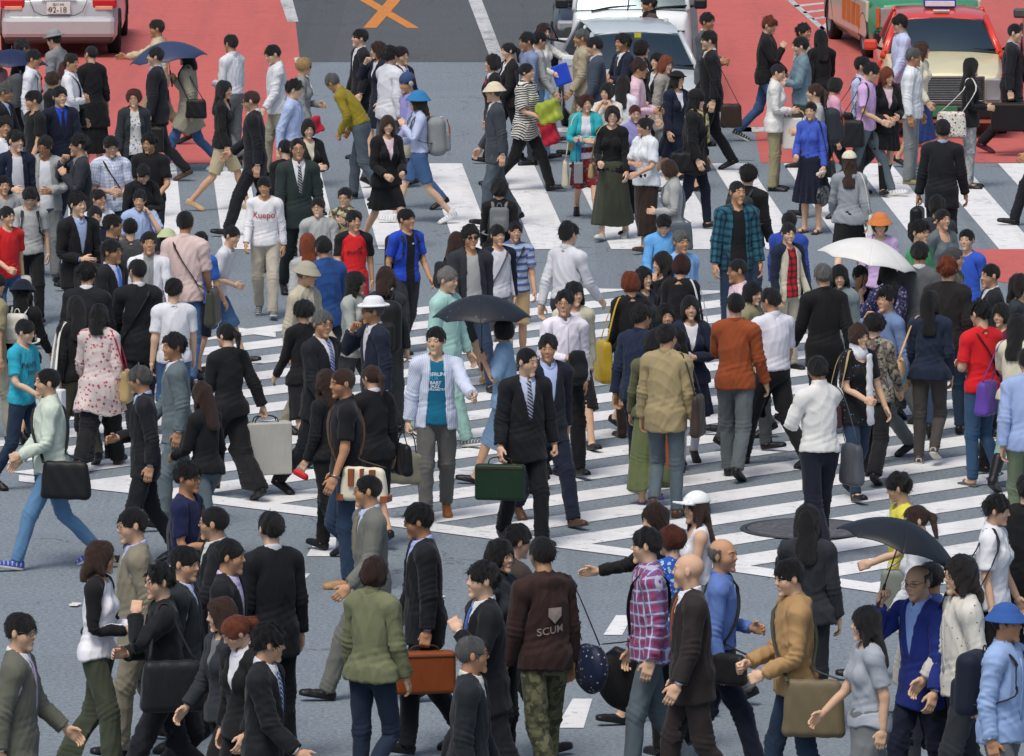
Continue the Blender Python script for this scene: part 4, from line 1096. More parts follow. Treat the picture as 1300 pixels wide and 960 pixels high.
# ------------------------------------------------------------------ the street
def asphalt(name, base, tint, worn=0.0):
    g = NG(name); p = g.n('ShaderNodeTexCoord').outputs['Object']
    gr = g.noise(p, 26, 4, .85); big = g.noise(p, .35, 4, .6); st = g.noise(g.scale(p, .15, 1.2, 1), .9, 4, .6)
    sp = g.voro(p, 42)
    c = g.mix(g.ramp(gr, .38, .66), tuple(x * .62 for x in base), tuple(x * 1.45 for x in base))
    c = g.mix(g.math('MULTIPLY', g.math('LESS_THAN', sp, .16), .5), c, tint)
    c = g.mix(g.ramp(big, .35, .7, 0, .22), c, tuple(x * .6 for x in base))
    c = g.mix(g.ramp(st, .5, .75, 0, .22), c, tuple(min(1, x * 1.35) for x in base))
    # cracks, patched squares and long tyre streaks
    dn = g.n('ShaderNodeVectorMath', operation='ADD'); g.l(p, dn.inputs[0]); g.l(g.noise(p, 1.3, 3, .6, 0, 'Color'), dn.inputs[1])
    cr = g.voro(dn.outputs[0], .55, feature='DISTANCE_TO_EDGE'); c = g.mix(g.math('MULTIPLY', g.math('LESS_THAN', cr, .006), g.ramp(g.noise(p, .5, 2), .52, .56, 0, .6)), c, tuple(x * .35 for x in base))
    pt = g.n('ShaderNodeTexVoronoi', distance='CHEBYCHEV'); pt.inputs['Scale'].default_value = .22; g.l(g.scale(p, 1, .35, 1), pt.inputs['Vector'])
    c = g.mix(g.math('MULTIPLY', g.math('GREATER_THAN', g.xyz(pt.outputs['Color'])[0], .72), .16), c, tuple(x * .45 for x in base))
    ty = g.noise(g.scale(p, 2.6, .05, 1), 1.0, 3, .6); c = g.mix(g.ramp(ty, .56, .72, 0, .28), c, tuple(x * .5 for x in base))
    sp2 = g.voro(p, 1.7); c = g.mix(g.math('MULTIPLY', g.math('LESS_THAN', sp2, .035), .7), c, tuple(x * .3 for x in base))
    g.bump(gr, .35, .006)
    return g.out(c, .9, 0, .3)
def paint(name, base, wear, under):
    g = NG(name); p = g.n('ShaderNodeTexCoord').outputs['Object']
    w = g.noise(p, 9, 5, .75, .4); w2 = g.noise(p, 1.1, 3); c = g.mix(g.ramp(g.noise(p, 30, 3), .3, .7, 0, .3), base, tuple(x * .8 for x in base))
    X = g.xyz(p); ln = g.math('LESS_THAN', g.math('ABSOLUTE', g.math('SUBTRACT', g.math('FRACT', g.math('MULTIPLY', X[1], .9)), .5)), .012)
    c = g.mix(g.math('MULTIPLY', ln, .22), c, under)
    ty = g.noise(g.scale(p, 2.4, .06, 1), 1.0, 3, .65); c = g.mix(g.ramp(ty, .48, .70, 0, .38), c, tuple(.5 * (a_ + b_) * .85 for a_, b_ in zip(base, under)))
    c = g.mix(g.ramp(g.noise(p, 3.2, 5, .7), .46, .72, 0, .30), c, under)
    f = g.ramp(g.math('ADD', w, g.math('MULTIPLY', g.math('SUBTRACT', w2, .5), .35)), .5 + wear, .56 + wear)
    c = g.mix(g.math('MULTIPLY', f, .75), c, under)
    return g.out(c, .8, 0, .35)
M_ASPH = asphalt('asphalt_light', (.200, .236, .266), (.38, .42, .44))
M_DARK = asphalt('asphalt_dark', (.095, .105, .110), (.17, .18, .19))
M_RED = paint('red_surface', (.56, .125, .106), .10, (.22, .09, .09))
M_RED2 = M_RED
M_WHITE = paint('white_paint', (.78, .785, .78), .09, (.34, .36, .38))
M_WORN = paint('worn_white_paint', (.55, .56, .56), .03, (.12, .13, .135))
M_ORNG = paint('orange_paint', (.62, .22, .035), .16, (.15, .12, .10))

def sheet(name, polys, z, mat, th=0):
    """flat painted surface made of polygons given in ground coordinates"""
    V, F, T = [], [], []
    for pl in polys:
        n = len(V); V += [(x, y, z) for x, y in pl]; k = len(pl)
        for i in range(1, k - 1):
            a, b, c = n, n + i, n + i + 1
            s = (V[b][0] - V[a][0]) * (V[c][1] - V[a][1]) - (V[c][0] - V[a][0]) * (V[b][1] - V[a][1])
            T.append((a, b, c) if s > 0 else (a, c, b))
    o = link(name, mkmesh(name, V, None, mat, None, False, T)); tag(o, kind='structure'); return o
def gp(*pts): return [tuple(at(x, y)[:2]) for x, y in pts]
def clip(poly, a, b):
    """keep the part of poly left of the line a->b"""
    sd = lambda p: (b[0] - a[0]) * (p[1] - a[1]) - (b[1] - a[1]) * (p[0] - a[0]); out = []
    for i in range(len(poly)):
        p, q = poly[i], poly[(i + 1) % len(poly)]; sp, sq = sd(p), sd(q)
        if sp >= 0: out.append(p)
        if (sp >= 0) != (sq >= 0): t = sp / (sp - sq); out.append((p[0] + (q[0] - p[0]) * t, p[1] + (q[1] - p[1]) * t))
    return out

sheet('ground', [[(-300, 20), (300, 20), (300, 700), (-300, 700)]], 0, M_ASPH)
yd = at(650, 79)[1]
sheet('road', [[(-60, yd), (60, yd), (60, 500), (-60, 500)]], .002, M_DARK)
rl = gp((388, 208), (383, 95), (372, 0), (362, -80)); ll = gp((-700, 208), (-700, -80))
sheet('red_road_surface', [[ll[0], rl[0], rl[1], rl[2], rl[3], ll[1]],
      gp((2100, 207), (2100, -60), (880, -60), (888, 60), (915, 128), (958, 166), (966, 207))], .004, M_RED)
sheet('red_corner_surface', [gp((1224, 317), (1700, 317), (1700, 420), (1262, 357))], .004, M_RED)
bars = []
for n in range(-9, 12):
    xr = 727 + 98.5 * n; xl = xr - 49.5
    t = lambda xb: 93 + (xb - 93) * (208 + 1070) / (317 + 1070)
    bars.append(gp((xl, 317), (xr, 317), (t(xr), 208), (t(xl), 208)))
sheet('crosswalk_markings', bars, .006, M_WHITE)
# diagonal crossing
phi = math.radians(44); dv = (math.cos(phi), math.sin(phi)); nv = (-dv[1], dv[0])
a0 = at(787, 617); region = gp((300, 420), (700, 366), (1060, 372), (1420, 430), (1420, 786), (0, 598), (-60, 590), (120, 470))
diag = []
for k in range(-14, 40):
    o = (a0[0] + nv[0] * k * .9, a0[1] + nv[1] * k * .9); w = -.46
    q = [(o[0] + dv[0] * s_ + nv[0] * t_, o[1] + dv[1] * s_ + nv[1] * t_) for s_, t_ in ((-40, 0), (40, 0), (40, w), (-40, w))]
    for i in range(len(region)):
        a, b = region[i], region[(i + 1) % len(region)]
        if len(q) > 2: q = clip(q, b, a)
    if len(q) > 2: diag.append(q)
sheet('crosswalk_markings', diag, .006, M_WHITE)
sheet('crosswalk_edge_line', [gp((24, 604), (163, 617), (419, 648), (419, 659), (163, 627), (24, 612)), gp((419, 648), (800, 698), (1084, 738), (1420, 788), (1420, 800), (1084, 749), (800, 708), (419, 659))], .008, M_WHITE)
sheet('crosswalk_edge_line', [gp((296, 416), (350, 423), (350, 429), (296, 422))], .008, M_WHITE)
sheet('road_markings', [gp((389, 707), (403, 683), (427, 683), (425, 707)), gp((372, 741), (384, 729), (394, 729), (383, 741)), gp((766, 807), (782, 782), (803, 782), (790, 807)), gp((737, 864), (757, 833), (781, 833), (769, 864)),
      gp((706, 925), (727, 888), (752, 888), (741, 925))], .006, M_WHITE)
sheet('road_markings', [gp((593, -4), (610, -4), (638, 69), (646, 88), (627, 88), (620, 68)), gp((354, -4), (370, -4), (379, 28), (365, 28)), gp((373, 74), (380, 73), (399, 118), (390, 120)),
      gp((940, 162), (974, 162), (976, 168), (942, 168)), gp((690, 163), (740, 163), (742, 168), (690, 168))], .006, M_WORN)
zb = [gp((985, -12), (993, -12), (1048, 37), (1044, 40)), gp((1044, 40), (1040, 35), (1058, 24), (1066, 27))] + [gp((996 + i * 11.5, -1 + i * 8.2), (1057 + i * 1.5, -6 + i * 8.2), (1058 + i * 1.5, -4 + i * 8.2), (998 + i * 11.5, 1.2 + i * 8.2)) for i in range(4)]
sheet('road_markings', zb, .006, M_WORN)
sheet('lane_cross_marking', [gp((452, -2), (468, -2), (532, 36), (517, 36))], .006, M_ORNG)
sheet('lane_cross_marking', [gp((494, -2), (511, -2), (478, 36), (461, 36))], .0075, M_ORNG)
# low grey kerb island beside the red lane
kb = gp((919, 137), (926, 136), (954, 163), (958, 204), (936, 204), (926, 172))
sheet('kerb_apron', [kb], .006, M_ASPH)
# manhole cover: a disc with a ring and a cast pattern
mc = at(1025, 673); g = NG('cast_iron'); pp = g.n('ShaderNodeTexCoord').outputs['Object']
w = g.voro(pp, 16); g.bump(w, .8, .02); MI = g.out(g.mix(g.ramp(w, .1, .5), (.22, .225, .235), (.13, .13, .14)), .55, .5)
N = 48; R_ = .53
Vd = [(R_ * math.cos(2 * math.pi * i / N), R_ * math.sin(2 * math.pi * i / N), .018) for i in range(N)] + [(R_ * 1.0 * math.cos(2 * math.pi * i / N), R_ * math.sin(2 * math.pi * i / N), .0) for i in range(N)] + [(0, 0, .018)]
mo = link('manhole_cover', mkmesh('manhole_cover', Vd, [(i, i + N, (i + 1) % N + N, (i + 1) % N) for i in range(N)], MI, None, False, [(2 * N, i, (i + 1) % N) for i in range(N)])); mo.location = (mc[0], mc[1], 0)
tag(mo, 'round dark iron manhole cover on the diagonal crossing', 'manhole cover')
tv, tf, tt = tubeVF([(R_ * 1.06 * math.cos(t), R_ * 1.06 * math.sin(t), .014) for t in np.linspace(0, 2 * math.pi, 49)], .03, 6, .006)
link('rim', mkmesh('rim', tv, tf, plain('dgrey', .6, .3), None, True), mo)

# ------------------------------------------------------------------ vehicles (local frame: nose towards -Y)
def carpaint(c):
    k = ('paint', c)
    if k in _mats: return _mats[k]
    g = NG('car_paint_' + c); p = g.n('ShaderNodeTexCoord').outputs['Object']; d = g.noise(p, 3, 4, .6)
    cc = g.mix(g.ramp(d, .45, .8, 0, .18), col(c), (.2, .18, .16)); g.b.inputs['Coat Weight'].default_value = .6; g.b.inputs['Coat Roughness'].default_value = .06
    met = .2 if c in ('silver', 'a9adb0', 'b4bcc0') else 0.0
    _mats[k] = g.out(cc, .34, met, .5); return _mats[k]
C['silver'] = 'b2b6b8'
def glassmat():
    if 'glass' in _mats: return _mats['glass']
    g = NG('car_glass'); tr = g.n('ShaderNodeBsdfTransparent'); tr.inputs[0].default_value = (.50, .60, .60, 1)
    gl = g.n('ShaderNodeBsdfGlossy'); gl.inputs['Roughness'].default_value = .22; gl.inputs[0].default_value = (.36, .44, .47, 1)
    fr = g.n('ShaderNodeLayerWeight'); fr.inputs[0].default_value = .42; mx = g.n('ShaderNodeMixShader'); g.l(g.ramp(fr.outputs['Fresnel'], 0, 1, .30, .85), mx.inputs[0]); g.l(tr.outputs[0], mx.inputs[1]); g.l(gl.outputs[0], mx.inputs[2])
    g.l(mx.outputs[0], g.nt.nodes['Material Output'].inputs[0]); _mats['glass'] = g.m
    return _mats['glass']
def loft(name, secs, mat, parent, sub=2, caps=True, crease=None):
    """secs: list of closed rings (same point count)"""
    V = [p for s in secs for p in s]; n = len(secs[0]); F = []
    for i in range(len(secs) - 1):
        for k in range(n): F.append((i * n + k, i * n + (k + 1) % n, (i + 1) * n + (k + 1) % n, (i + 1) * n + k))
    bm_ = bpy.data.meshes.new(name); Fs = [list(f) for f in F]
    if caps: Fs += [list(range(n))[::-1], [(len(secs) - 1) * n + k for k in range(n)]]
    bm_.from_pydata([tuple(map(float, v)) for v in V], [], Fs); bm_.materials.append(mat)
    for p in bm_.polygons: p.use_smooth = True
    o = link(name, bm_, parent)
    b = o.modifiers.new('b', 'BEVEL'); b.width = .035; b.segments = 3; b.limit_method = 'ANGLE'; b.angle_limit = math.radians(28)
    return o
def cbox(name, a, b, mat, parent, bev=.01, rot=None):
    V, F = boxVF(a, b); V = _v(V); c = V.mean(0)
    if rot is not None: V = (V - c) @ rot.T + c
    o = link(name, mkmesh(name, V, F, mat, None, False), parent)
    if bev: m = o.modifiers.new('b', 'BEVEL'); m.width = bev; m.segments = 2
    return o
def ring(y, wb, wt, zb, zs, zt, crown=.03):
    """body section at y: bottom half-width wb, top half-width wt, bottom, shoulder, top"""
    h = [(wb * .92, zb), (wb, zb + .10), (wb * 1.01, (zb + zs) / 2), (wb * .985, zs), (wt, zt - .012), (wt * .5, zt + crown * .7)]
    return [(x, y, z) for x, z in h] + [(0, y, zt + crown)] + [(-x, y, z) for x, z in h[::-1]]
def wheel(parent, x, y, r=.31, w=.19, steer=0, hub='lgrey', name='wheel'):
    o = bpy.data.objects.new(name, None); COL.objects.link(o); o.parent = parent; o.location = (x, y, r); o.rotation_euler = (0, 0, steer * D2R)
    def lathe(nm, prof, mat):
        n = 32; V = [(px, pr_ * math.cos(2 * math.pi * k / n), pr_ * math.sin(2 * math.pi * k / n)) for px, pr_ in prof for k in range(n)]
        F = [(i * n + k, i * n + (k + 1) % n, (i + 1) * n + (k + 1) % n, (i + 1) * n + k) for i in range(len(prof) - 1) for k in range(n)]
        link(nm, mkmesh(nm, V, F, mat), o)
    h = w / 2
    lathe('tyre', [(-h, r * .62), (-h, r * .9), (-h * .8, r), (h * .8, r), (h, r * .9), (h, r * .62)], plain('black', .85))
    lathe('rim', [(-h * .9, r * .63), (-h * .75, r * .55), (-h * .5, r * .15), (-h * .55, .001)], plain(hub, .35, .6))
    lathe('hubcap', [(h * .9, r * .63), (h * .75, r * .55), (h * .5, r * .15), (h * .55, .001)], plain(hub, .35, .6))
    return o
def quad(name, pts, mat, parent, th=.008, bulge=0.0, n=8):
    """thin curved pane through four corners"""
    a, b, c, d = [_v(p) for p in pts]; nn = np.cross(b - a, d - a); nn /= np.linalg.norm(nn); V = []; F = []
    for L in (0, 1):
        for i in range(n + 1):
            for j in range(n + 1):
                u, v = i / n, j / n; p = a * (1 - u) * (1 - v) + b * u * (1 - v) + c * u * v + d * (1 - u) * v
                V.append(p + nn * (bulge * (1 - (2 * u - 1) ** 2) * (1 - .4 * (2 * v - 1) ** 2) - L * th))
    m = (n + 1) ** 2
    for i in range(n):
        for j in range(n):
            q = i * (n + 1) + j; F += [(q, q + n + 1, q + n + 2, q + 1), (q + m, q + 1 + m, q + n + 2 + m, q + n + 1 + m)]
    return link(name, mkmesh(name, V, F, mat), parent)
def rod(name, pts, r, mat, parent, n=8):
    V, F, T = tubeVF(pts, r, n); return link(name, mkmesh(name, V, F, mat, None, True, T), parent)
def letters(parent, txt, size, loc, rotz, mat, name='lettering', tilt=90, ext=.003):
    V, T = text_mesh(txt, size, .01); R = Rz(rotz * D2R) @ Rx(tilt * D2R); V = V @ R.T + _v(loc)
    return link(name, mkmesh(name, V, None, mat, None, False, T), parent)

def car(name, label, x, y, f, L=4.6, Wd=1.69, Ht=1.50, paintc='silver', roofc=None, hood=.98, belt=.92, kind='sedan', plate=None, hoodc=None, group='vehicles waiting at the crossing', cat='car'):
    root = bpy.data.objects.new(name, None); COL.objects.link(root); g0 = at(x, y)
    root.rotation_euler = (0, 0, f * D2R); ff = f * D2R
    root.location = g0; tag(root, label, cat, group)
    pm = carpaint(paintc); h = Wd / 2; y0 = 0.0     # nose at local y = 0, tail at L
    if kind == 'van':
        secs = [ring(.0, h * .93, h * .86, .30, .72, 1.12), ring(.06, h * .98, h * .90, .24, .8, 1.26), ring(.16, h, h * .93, .22, .9, 1.34), ring(.5, h, h * .94, .22, 1.0, 1.34), ring(L - .1, h, h * .93, .24, 1.0, 1.34), ring(L, h * .95, h * .9, .30, .9, 1.28)]
        wy, wt, ry0, ry1, zr, tw = .14, .62, .62, L - .08, Ht, h * .86; zb_ = 1.34
    else:
        hl = 1.15 if kind == 'sedan' else .82; nz = max(0, belt - .93); tl = .95 if kind == 'sedan' else .12
        secs = [ring(.0, h * .86, h * .74, .30, .52, .66 + nz), ring(.05, h * .94, h * .80, .20, .60, .74 + nz), ring(.22, h * .985, h * .84, .18, .66, .79 + nz), ring(hl, h, h * .88, .18, .80, belt), ring(hl + .5, h, h * .90, .18, .82, belt + .015),
                ring(L - tl - .4, h, h * .90, .18, .82, belt + .02), ring(L - tl, h, h * .88, .20, .82, belt + .01), ring(L - .16, h * .97, h * .82, .22, .78, .90 if kind == 'sedan' else belt), ring(L - .03, h * .93, h * .78, .28, .70, .84), ring(L, h * .88, h * .74, .32, .60, .76)]
        wy, wt = hl, hl + .62; ry0, ry1, zr, tw = wt, L - tl - .55, Ht, h * .70; zb_ = belt + .01
        if kind == 'hatch': ry1 = L - .65
    body = loft('body', secs, pm, root)
    if hoodc: 
        body.data.materials.append(carpaint(hoodc))
    ge = L - .06 if kind == 'van' else (L - (.95 if kind == 'sedan' else .12) - .02)
    bw = h * .885 if kind != 'van' else h * .93
    A = {('f', s): (s * bw, wy, zb_) for s in (-1, 1)}; B = {('f', s): (s * tw, ry0, zr - .085) for s in (-1, 1)}
    A.update({('r', s): (s * bw, ge, zb_) for s in (-1, 1)}); B.update({('r', s): (s * tw, ry1, zr - .06) for s in (-1, 1)})
    rc = carpaint(roofc or paintc)
    GL = glassmat()
    quad('windscreen', [A['f', -1], A['f', 1], B['f', 1], B['f', -1]], GL, root, bulge=.05)
    quad('rear_window', [A['r', 1], A['r', -1], B['r', -1], B['r', 1]], GL, root, bulge=.03)
    for s in (-1, 1):
        a, b, c, d = A['f', s], A['r', s], B['r', s], B['f', s]
        quad('side_window', [a, b, c, d] if s > 0 else [b, a, d, c], GL, root, bulge=.02)
        for q, tp_ in ((A['f', s], B['f', s]), (A['r', s], B['r', s])): rod('pillar', [q, tp_], .035, rc, root)
        mid = ((A['f', s][1] + A['r', s][1]) / 2); rod('pillar', [(s * bw, mid, zb_), (s * tw, (ry0 + ry1) / 2, zr - .05)], .03, rc, root)
        # door mirror
        mm = cbox('door_mirror', (s * (h + .02), wy + (.12 if kind != 'van' else -.05), zb_ + .02), (s * (h + .20), wy + (.22 if kind != 'van' else .03), zb_ + .16), rc if kind != 'van' else plain('black', .4), root, .03)
        rod('mirror_arm', [(s * (h - .06), wy + .2, zb_ + .02), (s * (h + .06), wy + .17, zb_ + .07)], .02, plain('black', .5), mm)
    # roof: a crowned panel
    rs = []
    for yy, k in ((ry0 - .03, .965), (ry0 + .30, .99), ((ry0 + ry1) / 2, 1.0), (ry1 - .1, .99), (ry1 + .04, .95)):
        z1 = zr - (0.065 if yy < ry0 else .03 if k < .97 else .012 if k < 1 else 0.0); rs.append([(tw * k * u, yy, z1 - .06 - .0 * abs(u)) for u in (1, .5, -.5, -1)] + [(tw * k * u, yy, z1 - (.035 if abs(u) == 1 else -.0)) for u in (-1, -.6, 0, .6, 1)])
    loft('roof', rs, rc, root)
    # cabin: dashboard, seats
    cbox('dashboard', (-bw * .9, wy + .25, zb_ - .12), (bw * .9, wy + .6, zb_ + .03), plain('black', .7), root, .04)
    for s in (-1, 1):
        st = cbox('seat', (s * .36 - .24, wy + 1.15, .45), (s * .36 + .24, wy + 1.32, zb_ + .18), plain('mgrey' if paintc != 'red' else 'offwh', .8), root, .06)
        cbox('headrest', (s * .36 - .12, wy + 1.2, zb_ + .2), (s * .36 + .12, wy + 1.28, zb_ + .38), plain('mgrey' if paintc != 'red' else 'offwh', .8), st, .04)
    sw = rod('steering_wheel', [(.36 + .18 * math.cos(t), wy + .72 + .05 * math.sin(t), zb_ - .02 + .17 * math.sin(t)) for t in np.linspace(0, 6.283, 21)], .014, plain('black', .5), root)
    for s in (-1, 1): rod('wiper', [(s * .1 + .1, wy + .02, zb_ + .02), (s * .1 + .62, wy - .01 + .05, zb_ + .045)] if True else [], .010, plain('black', .5), root)
    for yy in (.78 if kind != 'van' else .45, L - .82):
        for s in (-1, 1): wheel(root, s * (h - .08), yy, .30 if kind != 'van' else .28)
    # lower black sill and arches
    for s in (-1, 1):
        for yy in (.78 if kind != 'van' else .45, L - .82):
            rod('wheel_arch', [(s * (h + .004), yy + .36 * math.cos(t), .30 + .36 * math.sin(t)) for t in np.linspace(0, math.pi, 13)], .018, plain('black', .6), root)
    return root, dict(h=h, L=L, zb=zb_, wy=wy, zr=zr, bw=bw, tw=tw, ry0=ry0)

def nose(root, q, style):
    h = q['h']; chrome = plain('lgrey', .15, .95); blk = plain('black', .4)
    lampm = plain('aeb4b6', .15, .5)
    if style == 'taxi':
        gr = cbox('grille', (-.50, -.030, .50), (.50, .02, .82), blk, root, .01)
        cbox('grille_frame', (-.52, -.036, .805), (.52, -.004, .835), chrome, gr, .008); cbox('grille_frame', (-.52, -.036, .49), (.52, -.004, .515), chrome, gr, .008)
        for s in (-1, 1): cbox('grille_frame', (s * .515 - .012, -.036, .49), (s * .515 + .012, -.004, .83), chrome, gr, .005)
        for i in range(12): cbox('slat', (-.50, -.040, .532 + i * .023), (.50, -.030, .543 + i * .023), chrome, gr, 0)
        for s in (-1, 1):
            hl = cbox('headlight', (s * .54 if s > 0 else -.74, -.032, .50), (.74 if s > 0 else -.54, .03, .80), lampm, root, .02)
            cbox('indicator', (s * .745 if s > 0 else -.80, -.005, .50), (.80 if s > 0 else -.745, .06, .80), plain('orange', .2), root, .01)
        cbox('bumper', (-h * .98, -.10, .26), (h * .98, .10, .46), blk, root, .04)
        cbox('number_plate', (-.165, -.112, .30), (.165, -.104, .44), plain('3f7f58', .5), root, .004)
        letters(root, '58-27', .085, (0, -.116, .325), 0, plain('white', .5), 'plate_lettering') if False else None
    else:
        for s in (-1, 1):
            cbox('headlight', (min(s * .44, s * .76), .005, .60), (max(s * .44, s * .76), .20, .75), lampm, root, .04)
        cbox('grille', (-.36, -.02, .56), (.36, .03, .66), blk, root, .02); cbox('badge', (-.05, -.03, .58), (.05, -.015, .64), chrome, root, .01)
        cbox('bumper', (-h * .96, -.07, .24), (h * .96, .12, .50), carpaint('silver'), root, .06); cbox('air_intake', (-.5, -.08, .26), (.5, -.06, .36), blk, root, .01)
        cbox('number_plate', (-.165, -.09, .38), (.165, -.082, .50), plain('white', .5), root, .004)

# red and cream taxi
tx, q = car('taxi', 'red and cream taxi with a wide chrome grille facing the crossing', 1199, 176, -1.5, L=4.69, Wd=1.70, Ht=1.52, paintc='d8cfa6', roofc='d93a1c', belt=1.03, cat='taxi', group=None)
nose(tx, q, 'taxi')
for s in (-1, 1):
    cbox('wing_panel', (min(s * .80, s * .862), .25, .45), (max(s * .80, s * .862), 1.2, .86), carpaint('d93a1c'), tx, .03)
    cbox('door_panel', (min(s * .80, s * .862), 1.2, .30), (max(s * .80, s * .862), 3.9, .94), carpaint('d93a1c'), tx, .03)
    rod('roof_edge', [(s * .80, 1.14, .98), (s * .60, 1.74, 1.47)], .042, carpaint('d93a1c'), tx)
rl_ = cbox('roof_lamp', (-.22, 2.35, 1.53), (.22, 2.6, 1.66), plain('2f3aa0', .3), tx, .03); cbox('lamp_band', (-.20, 2.33, 1.56), (.20, 2.36, 1.63), plain('white', .4), rl_, .005)
sg = cbox('vacancy_sign', (.30, 1.34, .985), (.56, 1.38, 1.10), plain('black', .4), tx, .006)
letters(sg, '空車', .085, (.43, 1.332, 1.01), 0, plain('red', .5, em=1.2), 'sign_lettering')
cbox('roof_sticker', (-.1, 1.95, 1.529), (.12, 2.1, 1.534), plain('white', .5), tx, 0)
# green and white taxi
tg, q = car('taxi', 'green and white taxi with orange side panels behind the red taxi', 1180, 78, 7, L=4.69, Wd=1.70, Ht=1.52, paintc='34895c', roofc='34895c', belt=1.03, cat='taxi', group=None)
nose(tg, q, 'taxi')
for s in (-1, 1):
    dp = cbox('door_panel', (min(s * .81, s * .868), .5, .30), (max(s * .81, s * .868), 3.9, .86), carpaint('cream'), tg, .03)
    for i in range(4): cbox('orange_panel', (min(s * .86, s * .874), 1.0 + i * .42, .42), (max(s * .86, s * .874), 1.36 + i * .42, .76), plain('c9722a', .5), dp, .004)
# silver hatchback and white van
hb, q = car('hatchback_car', 'silver hatchback with a yellow sticker in its windscreen', 822, 188, 5, L=3.85, Wd=1.67, Ht=1.46, paintc='c6ccce', kind='hatch', belt=.95, group=None)
nose(hb, q, 'car')
stk = cbox('windscreen_sticker', (-.04, 1.31, 1.33), (.05, 1.318, 1.40), plain('c9b930', .5), hb, 0)
vn, q = car('van', 'white van with black wipers standing behind the silver hatchback', 801, 137, -1, L=4.0, Wd=1.69, Ht=1.98, paintc='dde3e4', kind='van', group=None, cat='van')
for s in (-1, 1):
    cbox('headlight', (min(s * .48, s * .80), -.02, .62), (max(s * .48, s * .80), .05, .80), plain('d8dde0', .08, .1), vn, .04)
    rod('wiper_arm', [(s * .35 - .2, .10, 1.33), (s * .35 + .05, .13, 1.38), (s * .35 + .42, .16, 1.40)], .013, plain('black', .4), vn)
cbox('front_seam', (-.74, -.012, 1.052), (.74, .01, 1.072), plain('black', .6), vn, 0); cbox('bumper', (-.83, -.07, .26), (.83, .10, .58), carpaint('dde3e4'), vn, .06)
cbox('grille', (-.36, -.02, .68), (.36, .03, .76), plain('black', .4), vn, .01); cbox('number_plate', (-.165, -.09, .36), (.165, -.08, .50), plain('white', .5), vn, .004)
rod('antenna', [(-.05, .12, 1.34), (-.03, .10, 1.5)], .008, plain('black', .4), vn)
bk, q = car('sedan_car', 'black sedan partly hidden behind the white van', 774, 92, -1, paintc='black', belt=.93, Ht=1.45, group=None); nose(bk, q, 'car')
dk, q = car('sedan_car', 'dark grey car at the far right behind the red taxi', 1384, 120, -2, paintc='3a3f3f', belt=.93, Ht=1.45, group=None); nose(dk, q, 'car')
# silver sedan seen from behind
sd_, q = car('sedan_car', 'silver sedan seen from behind with its number plate 92-18', 68, 62, 181, paintc='silver', belt=.94, Ht=1.47, Wd=1.74, group=None)
_L = q['L']; sd_.location = at(68, 74) + Vector((0, _L, 0))
yr = _L
chrome = plain('lgrey', .12, .95)
cbox('bumper', (-.84, yr - .10, .30), (.84, yr + .10, .62), carpaint('silver'), sd_, .07); cbox('lower_bumper_reflection', (-.80, yr - .15, .22), (.80, yr + .08, .40), plain('3d2c2b', .5), sd_, .05)  # brown of the lower part paints the red road's reflection in the silver bumper
cbox('boot_strip', (-.26, yr + .004, .885), (.26, yr + .04, .93), chrome, sd_, .01)
pl_ = cbox('number_plate', (-.175, yr + .04, .66), (.175, yr + .05, .84), plain('d9dbd4', .5), sd_, .005)
letters(pl_, '92-18', .115, (0.01, yr + .054, .683), 180, plain('2a5a44', .5), 'plate_lettering'); letters(pl_, '品川 500', .045, (0, yr + .054, .785), 180, plain('2a5a44', .5), 'plate_lettering'); letters(pl_, 'ち', .05, (.145, yr + .054, .70), 180, plain('2a5a44', .5), 'plate_lettering')
for s in (-1, 1):
    tl = cbox('tail_light', (min(s * .50, s * .86), yr - .18, .74), (max(s * .50, s * .86), yr + .012, .88), plain('b9151c', .12, 0, coat=.6), sd_, .03)
    cbox('indicator_lens', (min(s * .54, s * .80), yr - .1, .715), (max(s * .54, s * .80), yr + .018, .775), plain('d9a58a', .15), tl, .01)
    rod('boot_line', [(s * .44, yr + .02, .90), (s * .36, yr + .045, .70), (s * .24, yr + .06, .64)], .006, plain('dgrey', .5), sd_)
rod('boot_line', [(-.24, yr + .06, .64), (.24, yr + .06, .64)], .006, plain('dgrey', .5), sd_)

# motor scooter between the lanes
sc_ = bpy.data.objects.new('scooter', None); COL.objects.link(sc_); sc_.location = at(726, 147); sc_.rotation_euler = (0, 0, -8 * D2R); tag(sc_, 'dark scooter with a white wheel rim beside the white van', 'scooter')
blk = plain('black', .25)
for yy in (0, 1.28):
    w_ = wheel(sc_, 0, yy, .26, .10, 0, 'white')
V, F = nets(lambda P: smin(smin(cap(P, (0, .10, .42), (0, .16, .95), .15, .10), cap(P, (0, .2, .26), (0, .62, .24), .14, .14), .08), cap(P, (0, .70, .55), (0, 1.38, .66), .16, .14), .1), (-.4, -.2, .0), (.4, 1.7, 1.2), .03)
link('body', mkmesh('body', V, F, plain('char', .2, .3, coat=.8)), sc_)
V, F = nets(lambda P: box(P, (0, 1.02, .80), (.14, .34, .05), .045), (-.3, .5, .6), (.3, 1.5, .95), .025); link('seat', mkmesh('seat', V, F, plain('black', .6)), sc_)
rod('fork', [(0, 0, .26), (0, .10, .62), (0, .16, .98)], .03, plain('lgrey', .3, .9), sc_); rod('handlebar', [(-.34, .26, 1.02), (-.12, .16, 1.0), (.12, .16, 1.0), (.34, .26, 1.02)], .018, blk, sc_)
V, F = nets(lambda P: ell(P, (0, .03, .92), (.10, .08, .09)), (-.2, -.2, .7), (.2, .3, 1.1), .02); link('headlight', mkmesh('headlight', V, F, plain('d8dde0', .08, .1)), sc_)
